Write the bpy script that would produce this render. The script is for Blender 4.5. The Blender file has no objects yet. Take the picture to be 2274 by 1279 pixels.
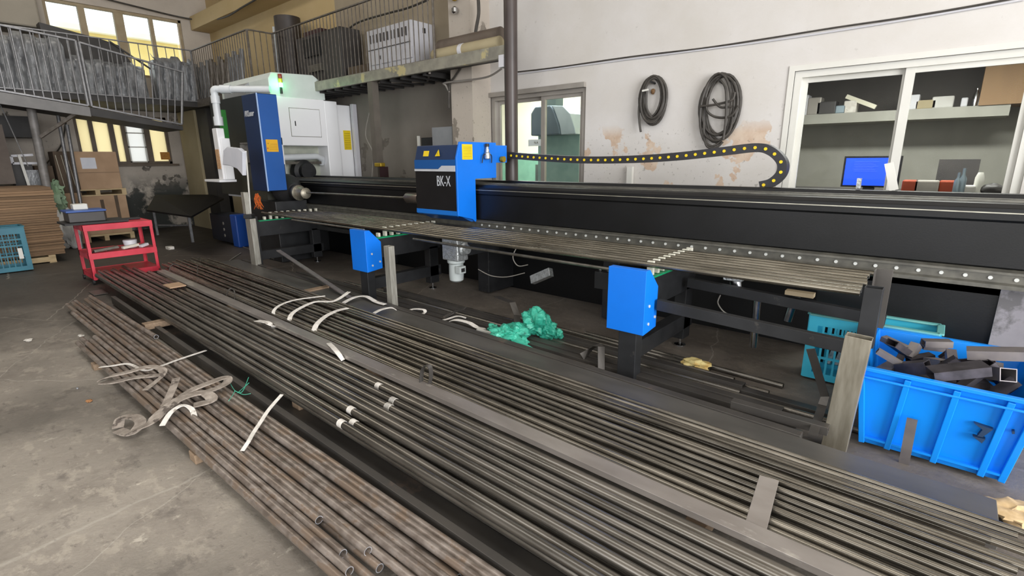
import bpy, math, random
import numpy as np
from mathutils import Vector, Matrix, noise as mnoise
random.seed(7)
C = bpy.context.scene.collection
SC = bpy.context.scene

# ---------------------------------------------------------------- camera
W_, H_, FPX = 2274, 1279, 1129.0
RM = np.array([[0.76176981, -0.1530549, 0.6295085],
               [0.64779561, 0.19228607, -0.73714782],
               [-0.00822163, 0.9693298, 0.24562602]])
CAM = np.array([0, 0, 1.6])
cam_d = bpy.data.cameras.new('camera'); cam = bpy.data.objects.new('camera', cam_d); C.objects.link(cam)
cam_d.sensor_width = 36; cam_d.lens = 36 * FPX / W_; cam_d.clip_end = 200; cam_d.clip_start = 0.05
cam.matrix_world = Matrix.Translation((0, 0, 1.6)) @ Matrix([list(r) for r in RM]).to_4x4()
SC.camera = cam

# ---------------------------------------------------------------- world + lights + exposure
SC.view_settings.view_transform = 'Standard'; SC.view_settings.look = 'None'
SC.view_settings.gamma = 1; SC.view_settings.use_curve_mapping = False
SC.view_settings.exposure = 0.0
SC.cycles.use_denoising = True
SC.cycles.max_bounces = 8; SC.cycles.diffuse_bounces = 5; SC.cycles.glossy_bounces = 4
SC.cycles.transparent_max_bounces = 8; SC.cycles.caustics_reflective = False; SC.cycles.caustics_refractive = False
SC.cycles.sample_clamp_indirect = 6
wd = bpy.data.worlds.new('world'); SC.world = wd; wd.use_nodes = True
bgn = wd.node_tree.nodes['Background']; bgn.inputs[0].default_value = (0.94, 0.965, 1, 1); bgn.inputs[1].default_value = 2.2

def area(name, loc, rot, sx, sy, power, col=(1, 1, 1)):
    l = bpy.data.lights.new(name, 'AREA'); l.shape = 'RECTANGLE'; l.size = sx; l.size_y = sy; l.energy = power; l.color = col
    o = bpy.data.objects.new(name, l); C.objects.link(o); o.location = loc; o.rotation_euler = rot
    return o
R_ = math.radians
# daylight through the big factory gate behind the camera (wall_front) and the gate on the right
area('gate_daylight', (0.5, -5.9, 2.5), (R_(-90), 0, R_(180)), 8.6, 4.4, 190, (1, 0.985, 0.96))
area('side_gate_daylight', (6.9, 0.0, 2.5), (0, R_(90), 0), 4.4, 6.6, 1350, (0.99, 0.99, 1))
# overhead fill lamps added under the closed ceiling, the far one warm
area('overhead_fill_near', (-2.0, 0.5, 6.1), (0, 0, 0), 9, 1.6, 120, (0.98, 0.99, 1))
area('overhead_fill_far', (-10.5, 1.5, 6.1), (0, 0, 0), 5, 1.6, 110, (1, 0.93, 0.82))
# rooms behind the right wall
area('booth_room_light', (-6.0, 7.4, 3.3), (0, 0, 0), 3, 2.0, 270, (1, 1, 0.97))
area('office_ceiling_light', (-0.3, 6.7, 2.72), (0, 0, 0), 2.2, 0.3, 130, (1, 1, 0.95))

# ---------------------------------------------------------------- calibration helpers (photo point -> place)
def P(px, py, x=None, y=None, z=None):
    d = RM @ np.array([px - W_ / 2, -(py - H_ / 2), -FPX])
    if x is not None: t = (x - CAM[0]) / d[0]
    elif y is not None: t = (y - CAM[1]) / d[1]
    else: t = (z - CAM[2]) / d[2]
    return Vector((CAM + t * d).tolist())

# ---------------------------------------------------------------- materials
def lin(c):
    if isinstance(c, str): c = [int(c[i:i + 2], 16) / 255 for i in (0, 2, 4)]
    return tuple((v / 12.92 if v <= 0.04045 else ((v + 0.055) / 1.055) ** 2.4) for v in c) + (1,)
MATS = {}
def mat(name, c1, c2=None, rough=0.6, metal=0.0, scale=6.0, lo=0.35, hi=0.65, bump=0.0, bscale=40, stretch=None,
        emit=0, spec=0.5, rand=0.0, c3=None, s3=1.3, t3=0.62, rvar=0.0, detail=6, coat=0):
    if name in MATS: return MATS[name]
    m = bpy.data.materials.new(name); m.use_nodes = True; nt = m.node_tree; N = nt.nodes; Lk = nt.links
    b = N['Principled BSDF']; b.inputs['Roughness'].default_value = rough; b.inputs['Metallic'].default_value = metal
    b.inputs['Specular IOR Level'].default_value = spec; b.inputs['Coat Weight'].default_value = coat
    geo = N.new('ShaderNodeNewGeometry'); vec = geo.outputs['Position']
    if stretch:
        mp = N.new('ShaderNodeMapping'); mp.inputs['Scale'].default_value = stretch; Lk.new(vec, mp.inputs['Vector']); vec = mp.outputs[0]
    if c2 is None: c2 = c1
    nz = N.new('ShaderNodeTexNoise'); nz.inputs['Scale'].default_value = scale; nz.inputs['Detail'].default_value = detail
    Lk.new(vec, nz.inputs['Vector'])
    rp = N.new('ShaderNodeValToRGB'); rp.color_ramp.elements[0].position = lo; rp.color_ramp.elements[1].position = hi
    rp.color_ramp.elements[0].color = lin(c1); rp.color_ramp.elements[1].color = lin(c2)
    Lk.new(nz.outputs['Fac'], rp.inputs[0]); col = rp.outputs[0]
    if c3:
        n3 = N.new('ShaderNodeTexNoise'); n3.inputs['Scale'].default_value = s3; n3.inputs['Detail'].default_value = 8; n3.inputs['Roughness'].default_value = 0.65
        Lk.new(vec, n3.inputs['Vector'])
        r3 = N.new('ShaderNodeMapRange'); r3.inputs[1].default_value = t3; r3.inputs[2].default_value = t3 + 0.05; Lk.new(n3.outputs['Fac'], r3.inputs[0])
        mx = N.new('ShaderNodeMix'); mx.data_type = 'RGBA'; Lk.new(r3.outputs[0], mx.inputs[0]); Lk.new(col, mx.inputs[6]); mx.inputs[7].default_value = lin(c3); col = mx.outputs[2]
    if rand:
        oi = N.new('ShaderNodeObjectInfo'); mr = N.new('ShaderNodeMapRange'); mr.inputs[3].default_value = 1 - rand; mr.inputs[4].default_value = 1 + rand
        Lk.new(oi.outputs['Random'], mr.inputs[0]); hs = N.new('ShaderNodeHueSaturation'); Lk.new(mr.outputs[0], hs.inputs['Value']); Lk.new(col, hs.inputs['Color']); col = hs.outputs[0]
    Lk.new(col, b.inputs['Base Color'])
    if rvar:
        mr2 = N.new('ShaderNodeMapRange'); mr2.inputs[3].default_value = max(0.05, rough - rvar); mr2.inputs[4].default_value = min(1, rough + rvar)
        Lk.new(nz.outputs['Fac'], mr2.inputs[0]); Lk.new(mr2.outputs[0], b.inputs['Roughness'])
    if bump:
        nb = N.new('ShaderNodeTexNoise'); nb.inputs['Scale'].default_value = bscale; nb.inputs['Detail'].default_value = 6; Lk.new(vec, nb.inputs['Vector'])
        bp = N.new('ShaderNodeBump'); bp.inputs['Strength'].default_value = bump; bp.inputs['Distance'].default_value = 0.02
        Lk.new(nb.outputs['Fac'], bp.inputs['Height']); Lk.new(bp.outputs[0], b.inputs['Normal'])
    if emit:
        Lk.new(col, b.inputs['Emission Color']); b.inputs['Emission Strength'].default_value = emit
    MATS[name] = m; return m

def glassmat(name, tint=(0.93, 0.96, 0.95, 1), gl=0.004, rough=0.0):
    m = bpy.data.materials.new(name); m.use_nodes = True; nt = m.node_tree; N = nt.nodes
    N.remove(N['Principled BSDF']); out = N['Material Output']
    t = N.new('ShaderNodeBsdfTransparent'); t.inputs[0].default_value = tint
    g = N.new('ShaderNodeBsdfGlossy'); g.inputs['Roughness'].default_value = rough
    fr = N.new('ShaderNodeFresnel'); fr.inputs[0].default_value = 1.1
    ad = N.new('ShaderNodeMath'); ad.operation = 'ADD'; ad.inputs[1].default_value = gl; nt.links.new(fr.outputs[0], ad.inputs[0])
    mx = N.new('ShaderNodeMixShader'); nt.links.new(ad.outputs[0], mx.inputs[0]); nt.links.new(t.outputs[0], mx.inputs[1]); nt.links.new(g.outputs[0], mx.inputs[2])
    nt.links.new(mx.outputs[0], out.inputs[0]); return m

def translucent(name, col, t=0.75):
    m = bpy.data.materials.new(name); m.use_nodes = True; nt = m.node_tree; N = nt.nodes
    N.remove(N['Principled BSDF']); out = N['Material Output']
    a = N.new('ShaderNodeBsdfTranslucent'); a.inputs[0].default_value = lin(col)
    d = N.new('ShaderNodeBsdfDiffuse'); d.inputs[0].default_value = lin(col)
    mx = N.new('ShaderNodeMixShader'); mx.inputs[0].default_value = 1 - t
    nt.links.new(a.outputs[0], mx.inputs[1]); nt.links.new(d.outputs[0], mx.inputs[2]); nt.links.new(mx.outputs[0], out.inputs[0]); return m

def floor_mat():
    m = bpy.data.materials.new('concrete_floor'); m.use_nodes = True; nt = m.node_tree; N = nt.nodes; L = nt.links
    b = N['Principled BSDF']; geo = N.new('ShaderNodeNewGeometry'); V = geo.outputs['Position']
    def nz(s, d=8, r=0.6, st=None):
        n = N.new('ShaderNodeTexNoise'); n.inputs['Scale'].default_value = s; n.inputs['Detail'].default_value = d; n.inputs['Roughness'].default_value = r
        if st:
            mp = N.new('ShaderNodeMapping'); mp.inputs['Scale'].default_value = st; L.new(V, mp.inputs[0]); L.new(mp.outputs[0], n.inputs['Vector'])
        else: L.new(V, n.inputs['Vector'])
        return n.outputs['Fac']
    def ramp(f, stops):
        r = N.new('ShaderNodeValToRGB'); e = r.color_ramp.elements
        e[0].position, e[0].color = stops[0][0], lin(stops[0][1]); e[1].position, e[1].color = stops[-1][0], lin(stops[-1][1])
        for p, c in stops[1:-1]:
            q = e.new(p); q.color = lin(c)
        L.new(f, r.inputs[0]); return r.outputs[0]
    def mixc(f, a, c):
        x = N.new('ShaderNodeMix'); x.data_type = 'RGBA'; L.new(f, x.inputs[0]); L.new(a, x.inputs[6])
        if isinstance(c, str): x.inputs[7].default_value = lin(c)
        else: L.new(c, x.inputs[7])
        return x.outputs[2]
    def rng(f, a, c, o=1.0):
        r = N.new('ShaderNodeMapRange'); r.inputs[1].default_value = a; r.inputs[2].default_value = c; r.inputs[4].default_value = o; L.new(f, r.inputs[0]); return r.outputs[0]
    base = ramp(nz(2.2, 10, 0.68), [(0.3, '7b736a'), (0.5, '989085'), (0.7, 'aaa296')])
    base = mixc(rng(nz(5.5, 9, 0.7, (1, 1.6, 1)), 0.53, 0.60, 0.6), base, 'b3aa9c')      # pale worn patches
    base = mixc(rng(nz(3.2, 10, 0.75), 0.55, 0.63, 0.6), base, '67605a'); base = mixc(rng(nz(9, 8, 0.75, (1, 2.2, 1)), 0.58, 0.64, 0.45), base, '5f5852'); base = mixc(rng(nz(4.3, 10, 0.8, (2.0, 1, 1)), 0.60, 0.65, 0.7), base, 'cdc5b6')                     # grime
    base = mixc(rng(nz(22, 6, 0.7), 0.66, 0.72, 0.5), base, 'cbc4b8')                       # chips
    base = mixc(rng(nz(0.55, 7, 0.6), 0.50, 0.66, 0.75), base, '4c4740')                   # broad oil stains
    # oily ground by machine and store, light falloff painted in far left, noisy edge
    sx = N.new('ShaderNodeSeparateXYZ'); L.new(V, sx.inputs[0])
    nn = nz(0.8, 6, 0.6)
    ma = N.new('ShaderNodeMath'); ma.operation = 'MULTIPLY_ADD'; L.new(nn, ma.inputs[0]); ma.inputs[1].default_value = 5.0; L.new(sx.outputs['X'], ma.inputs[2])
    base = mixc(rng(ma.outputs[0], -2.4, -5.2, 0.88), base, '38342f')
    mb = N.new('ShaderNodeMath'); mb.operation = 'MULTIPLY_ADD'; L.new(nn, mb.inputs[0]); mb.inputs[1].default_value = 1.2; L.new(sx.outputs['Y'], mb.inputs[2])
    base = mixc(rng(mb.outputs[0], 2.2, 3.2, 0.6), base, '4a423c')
    # thin pale crack
    vo = N.new('ShaderNodeTexVoronoi'); vo.feature = 'DISTANCE_TO_EDGE'; vo.inputs['Scale'].default_value = 0.45
    wn = N.new('ShaderNodeTexNoise'); wn.inputs['Scale'].default_value = 4; L.new(V, wn.inputs['Vector'])
    ad = N.new('ShaderNodeVectorMath'); ad.operation = 'MULTIPLY_ADD'; L.new(wn.outputs['Color'], ad.inputs[0]); ad.inputs[1].default_value = (0.12, 0.12, 0); L.new(V, ad.inputs[2]); L.new(ad.outputs[0], vo.inputs['Vector'])
    base = mixc(rng(vo.outputs['Distance'], 0.0022, 0.0008, 0.3), base, 'c4beb2')
    L.new(base, b.inputs['Base Color'])
    ro = N.new('ShaderNodeMapRange'); ro.inputs[3].default_value = 0.45; ro.inputs[4].default_value = 0.8; L.new(nz(2.5), ro.inputs[0]); L.new(ro.outputs[0], b.inputs['Roughness'])
    bp = N.new('ShaderNodeBump'); bp.inputs['Strength'].default_value = 0.35; bp.inputs['Distance'].default_value = 0.02; L.new(nz(14, 8, 0.7), bp.inputs['Height']); L.new(bp.outputs[0], b.inputs['Normal'])
    return m

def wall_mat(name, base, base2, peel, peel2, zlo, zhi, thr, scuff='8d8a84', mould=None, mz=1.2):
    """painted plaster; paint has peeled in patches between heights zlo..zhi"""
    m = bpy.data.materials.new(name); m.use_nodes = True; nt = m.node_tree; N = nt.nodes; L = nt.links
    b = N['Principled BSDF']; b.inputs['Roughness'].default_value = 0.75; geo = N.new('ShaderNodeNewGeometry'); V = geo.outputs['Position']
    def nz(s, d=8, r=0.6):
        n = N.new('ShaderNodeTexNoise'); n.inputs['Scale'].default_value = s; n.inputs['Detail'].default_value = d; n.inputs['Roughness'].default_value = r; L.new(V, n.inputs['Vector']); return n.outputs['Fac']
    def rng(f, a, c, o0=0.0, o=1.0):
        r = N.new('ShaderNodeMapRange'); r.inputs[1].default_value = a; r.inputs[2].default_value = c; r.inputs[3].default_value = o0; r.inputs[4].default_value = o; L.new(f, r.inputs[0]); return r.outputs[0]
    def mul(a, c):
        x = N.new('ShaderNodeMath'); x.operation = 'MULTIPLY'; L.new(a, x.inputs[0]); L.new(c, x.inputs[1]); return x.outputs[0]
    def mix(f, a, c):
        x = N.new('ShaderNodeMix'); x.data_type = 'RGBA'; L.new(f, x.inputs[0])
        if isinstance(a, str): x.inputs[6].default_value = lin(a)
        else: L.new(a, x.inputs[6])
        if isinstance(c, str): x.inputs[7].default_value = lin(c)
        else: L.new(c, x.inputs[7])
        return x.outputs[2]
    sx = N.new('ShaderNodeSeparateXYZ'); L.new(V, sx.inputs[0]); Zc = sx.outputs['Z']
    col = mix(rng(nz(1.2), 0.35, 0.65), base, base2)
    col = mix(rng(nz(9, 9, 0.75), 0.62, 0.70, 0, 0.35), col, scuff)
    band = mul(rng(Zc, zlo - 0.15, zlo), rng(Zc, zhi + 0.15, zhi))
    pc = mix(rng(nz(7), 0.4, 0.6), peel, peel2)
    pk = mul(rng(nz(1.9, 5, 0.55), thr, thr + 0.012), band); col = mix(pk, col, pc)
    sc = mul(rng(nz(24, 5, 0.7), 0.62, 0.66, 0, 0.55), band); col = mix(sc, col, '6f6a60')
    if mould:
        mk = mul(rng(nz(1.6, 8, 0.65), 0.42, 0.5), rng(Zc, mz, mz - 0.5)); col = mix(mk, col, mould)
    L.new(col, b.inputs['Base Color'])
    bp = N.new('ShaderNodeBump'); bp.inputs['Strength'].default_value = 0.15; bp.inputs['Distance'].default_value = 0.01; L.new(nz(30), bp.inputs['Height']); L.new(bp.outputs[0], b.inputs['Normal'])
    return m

M = dict(
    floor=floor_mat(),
    wall=wall_mat('white_plaster', 'c7c3bd', 'd0cdca', 'cdbba8', 'bfa792', 1.25, 1.85, 0.55),
    wall_y=wall_mat('warm_lit_plaster', 'bda678', 'c4ae82', '8f8268', '7d715b', 1.0, 2.4, 0.66, scuff='80745e'),  # warm window light put into the plaster colour
    wall_l=wall_mat('grimy_plaster', 'b5aca1', 'c2b9ad', '7b746b', '57524b', 0.9, 2.6, 0.60, scuff='6d675f', mould='3c3f3c', mz=1.35),
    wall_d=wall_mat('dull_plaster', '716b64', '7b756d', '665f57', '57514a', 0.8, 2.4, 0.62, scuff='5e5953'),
    ceil=mat('ceiling_paint', 'b5ada0', 'a79f92', rough=0.9),
    black=mat('black_machine_paint', '08090a', '0e0f11', rough=0.42, scale=3, spec=0.4, bump=0.03, bscale=90),
    blackm=mat('black_frame_paint', '1a1b1d', '242527', rough=0.5, scale=8, spec=0.5, c3='3c3a37', s3=9, t3=0.64),
    rail=mat('dusty_rail_steel', '56554f', '6d6b63', rough=0.4, metal=0.3, scale=14),
    railt=mat('rail_top_edge', 'b9b7a8', 'a19e92', rough=0.35, metal=0.7, scale=10),
    white=mat('white_machine_paint', 'f3f4f6', 'eeeff2', rough=0.4, scale=1.2),
    pvc=mat('grey_white_pvc', 'd5dadd', 'cdd2d6', rough=0.35),
    post=mat('pale_post_steel', 'b3b1a8', '9c998f', rough=0.4, metal=0.45, scale=5, stretch=(8, 8, 1.2)),
    blue=mat('bright_blue_paint', '0a76e6', '0b70da', rough=0.38, scale=2),
    navy=mat('navy_blue_paint', '15294a', '172e52', rough=0.4, scale=2),
    mblue=mat('mid_blue_paint', '1a4f96', '1b549e', rough=0.35, scale=1.5),
    yel=mat('yellow_sticker', 'e9cf1c', 'e2c21c', rough=0.5),
    yelo=mat('orange_yellow_sticker', 'dba91d', 'd79e22', rough=0.5),
    ink=mat('sticker_ink', '4d4416', '4d4416', rough=0.6),
    inkr=mat('red_sticker_ink', 'a5462a', 'a5462a', rough=0.6),
    letter=mat('silver_lettering', 'ccd0d6', 'c2c6cc', rough=0.4, metal=0.2),
    bolt=mat('bright_bolt_head', 'd8dad6', 'cfd1cc', rough=0.35, metal=0.2),
    chrome=mat('polished_steel', 'd3d5d8', 'b6b8bb', rough=0.18, metal=1.0, scale=20),
    steel=mat('brushed_steel', '9b9890', '807d75', rough=0.35, metal=0.9, scale=12, stretch=(1, 1, 1)),
    galv=mat('bare_tube_steel', 'a39d8e', '8b8576', rough=0.42, metal=0.65, scale=5, stretch=(8, 8, 1.2), c3='75593f', s3=2.2, t3=0.64),
    castal=mat('cast_aluminium', 'a7abac', 'c7cbcc', rough=0.35, metal=0.75, scale=30, bump=0.4, bscale=60),
    motor=mat('grey_motor_paint', 'b3bab9', 'a3aaa9', rough=0.4),
    nylon=mat('white_nylon', 'd8d6c8', 'cfcdbd', rough=0.45),
    green=mat('green_strip', '16a06a', '139060', rough=0.4),
    tubeA=mat('rusty_round_tube', '73685f', 'a0968e', rough=0.38, metal=0.45, scale=9, lo=0.36, hi=0.64, bump=0.06, bscale=70, rand=0.22, rvar=0.15, stretch=(1.3, 2.2, 2.2), c3='857567', s3=4.5, t3=0.52, detail=4),
    tubeB=mat('dark_oiled_tube', '6c6861', '8f8a82', rough=0.28, metal=0.8, scale=7, stretch=(0.35, 2, 2), rand=0.22, rvar=0.12, c3='706b62', s3=2, t3=0.62),
    tubeD=mat('thin_steel_tube', '69645b', '918b80', rough=0.27, metal=0.82, scale=8, stretch=(0.4, 3, 3), rand=0.42, rvar=0.12),
    tubeE=mat('conveyed_tube_steel', '6f6a5f', '8f897c', rough=0.26, metal=0.85, scale=8, stretch=(0.4, 2, 2), rand=0.15, rvar=0.12),
    cutend=mat('fresh_cut_steel', 'b9bcc2', 'a6a9af', rough=0.35, metal=0.6, scale=30),
    flat=mat('worn_flat_bar', '847d77', '97908a', rough=0.38, metal=0.45, scale=4, stretch=(0.7, 2, 2), c3='aaa39b', s3=3.2, t3=0.6),
    plate=mat('dark_steel_plate', '55534f', '65625d', rough=0.44, metal=0.3, scale=2.2, stretch=(0.8, 2.5, 1), c3='76746c', s3=2.6, t3=0.66, rvar=0.12),
    rectd=mat('dull_rectangular_tube', '4f4c49', '5e5a55', rough=0.45, metal=0.45, scale=3, c3='6e625a', s3=2.4, t3=0.62),
    strap=mat('dirty_white_webbing', 'cfcac1', 'e6e2db', rough=0.85, scale=30, c3='a39b90', s3=12, t3=0.6),
    strapg=mat('grimy_grey_webbing', '83796f', 'a59b90', rough=0.9, scale=24, c3='5a514a', s3=9, t3=0.57, bump=0.2, bscale=150),
    tarp=mat('green_tarpaulin', '2c9c84', '49b79c', rough=0.4, scale=6, c3='1f6e5e', s3=5, t3=0.60, bump=0.9, bscale=16),
    twine=mat('green_twine', '59b89c', '3fa88a', rough=0.7),
    wood=mat('old_wood_block', '84705c', '98826b', rough=0.8, scale=10, stretch=(1, 6, 6)),
    pine=mat('pale_pallet_wood', 'b39d78', 'c6b08a', rough=0.8, scale=8, stretch=(5, 1, 5)),
    card=mat('brown_cardboard', 'a5886c', 'b5977a', rough=0.85, scale=3),
    cards=mat('cardboard_edges', '6e5944', '95795d', rough=0.9, scale=1, stretch=(0.5, 0.5, 45), detail=3),
    cardd=mat('dark_cardboard', '54473a', '5f5042', rough=0.85, scale=4),
    paper=mat('white_paper', 'd9dbe3', 'd2d5de', rough=0.7),
    red=mat('red_cart_paint', 'c2273c', 'd63a4c', rough=0.42, scale=5, c3='8e1e2c', s3=7, t3=0.66),
    teal=mat('teal_plastic', '1a6478', '1f7184', rough=0.45),
    cyan=mat('cyan_plastic', '3bb9d8', '44c3df', rough=0.4),
    cyand=mat('faded_cyan_plastic', '62a9a8', '74b5b0', rough=0.5),
    bin=mat('blue_plastic', '0a87ea', '0f8df0', rough=0.35, scale=2, c3='3f9be6', s3=2.5, t3=0.68),
    scrap=mat('dark_scrap_steel', '39363a', '565258', rough=0.4, metal=0.5, scale=12, rand=0.25),
    scrapl=mat('grey_scrap_steel', '716c70', '88827f', rough=0.45, metal=0.4, scale=9, rand=0.2),
    rails=mat('railing_steel', '77777a', '8b8b8c', rough=0.4, metal=0.5, scale=20),
    raild=mat('dark_railing_steel', '5e5850', '76706a', rough=0.45, metal=0.5, scale=15),
    deck=mat('dark_deck_steel', '2c2b2b', '3a3837', rough=0.6, scale=3),
    beamg=mat('galvanised_beam', '85837a', 'a09d90', rough=0.42, metal=0.35, scale=7, c3='c4b98c', s3=4, t3=0.58),
    wrap=mat('grey_plastic_wrap', '626468', '85888b', rough=0.3, scale=5, stretch=(1, 3, 1.2), c3='a9abad', s3=7, t3=0.62, bump=0.4, bscale=14),
    dcab=mat('dark_grey_cabinet', '3c3a3a', '474443', rough=0.5, scale=3),
    lcab=mat('off_white_cabinet', 'cdcdd2', 'c2c2c8', rough=0.45, scale=2),
    pipeb=mat('dark_brown_pipe', '3a3230', '463d3a', rough=0.4, scale=3),
    beige=mat('beige_paint', 'a39778', 'ada182', rough=0.7, scale=2),
    alu=mat('aluminium_frame', '9d9891', 'a8a39c', rough=0.45, metal=0.3, scale=4),
    wfr=mat('white_window_frame', 'd6d5ce', 'cfcec6', rough=0.45, scale=3),
    cable=mat('dark_cable_rubber', '36332f', '45413c', rough=0.55, scale=12),
    cableg=mat('grey_cable', '9a968e', '8c8880', rough=0.5),
    chain=mat('black_chain_plastic', '26262a', '303034', rough=0.5),
    cream=mat('booth_room_paint', 'e6e2cf', 'dcd8c4', rough=0.8, scale=2, c3='8d8b76', s3=1.5, t3=0.66),
    rgreen=mat('booth_green_dado', '7fb09a', '74a48f', rough=0.7),
    hood=mat('galvanised_hood', '7e8d98', '8fa0aa', rough=0.35, metal=0.5, scale=2),
    office=mat('office_wall_paint', '9a9990', 'a3a299', rough=0.8),
    officed=mat('office_dark_board', '44403c', '4b4743', rough=0.7),
    ply=mat('plywood_panel', '8a6e50', '937656', rough=0.7, scale=2, stretch=(6, 6, 1)),
    rub=mat('dark_rubber', '1b1b1c', '232324', rough=0.6),
    bag=mat('woven_white_bag', 'c9c8c4', 'b9b7b2', rough=0.7, scale=8, c3='8f8c88', s3=6, t3=0.6),
    bagg=mat('pale_green_bag', '8fa78a', '7a9477', rough=0.6, scale=6, bump=0.4, bscale=14),
    greenp=mat('green_machine_paint', '2f8a35', '2b7d31', rough=0.4),
    spark=mat('orange_strand', 'f08a3c', 'e2622c', rough=0.5, scale=40),
    brass=mat('brass_fitting', 'c6a83a', 'a88c2c', rough=0.35, metal=0.6),
    ybld=mat('yellow_house_paint', 'd9c37f', 'd2ba74', rough=0.9, scale=2),
)
M['glass'] = glassmat('window_glass')
M['glass_d'] = glassmat('office_glass', (0.80, 0.81, 0.80, 1), 0.0)
M['frost'] = translucent('yellow_frosted_pane', 'fbf4d8', 0.92)
M['frostw'] = translucent('white_frosted_pane', 'f6f8f8', 0.9)

def emis(name, c, s):
    m = bpy.data.materials.new(name); m.use_nodes = True; b = m.node_tree.nodes['Principled BSDF']
    b.inputs['Base Color'].default_value = lin(c); b.inputs['Emission Color'].default_value = lin(c); b.inputs['Emission Strength'].default_value = s; return m
M['glow_green'] = emis('lit_green_lens', '5cffa0', 9)
M['screen'] = emis('lit_blue_screen', '1a4bff', 1.6)
M['tubelamp'] = emis('lit_tube_lamp', 'fffff0', 6)
M['lens_r'] = mat('red_lens', '8c2f22', rough=0.3); M['lens_y'] = mat('amber_lens', 'c9a72a', rough=0.3)

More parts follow.
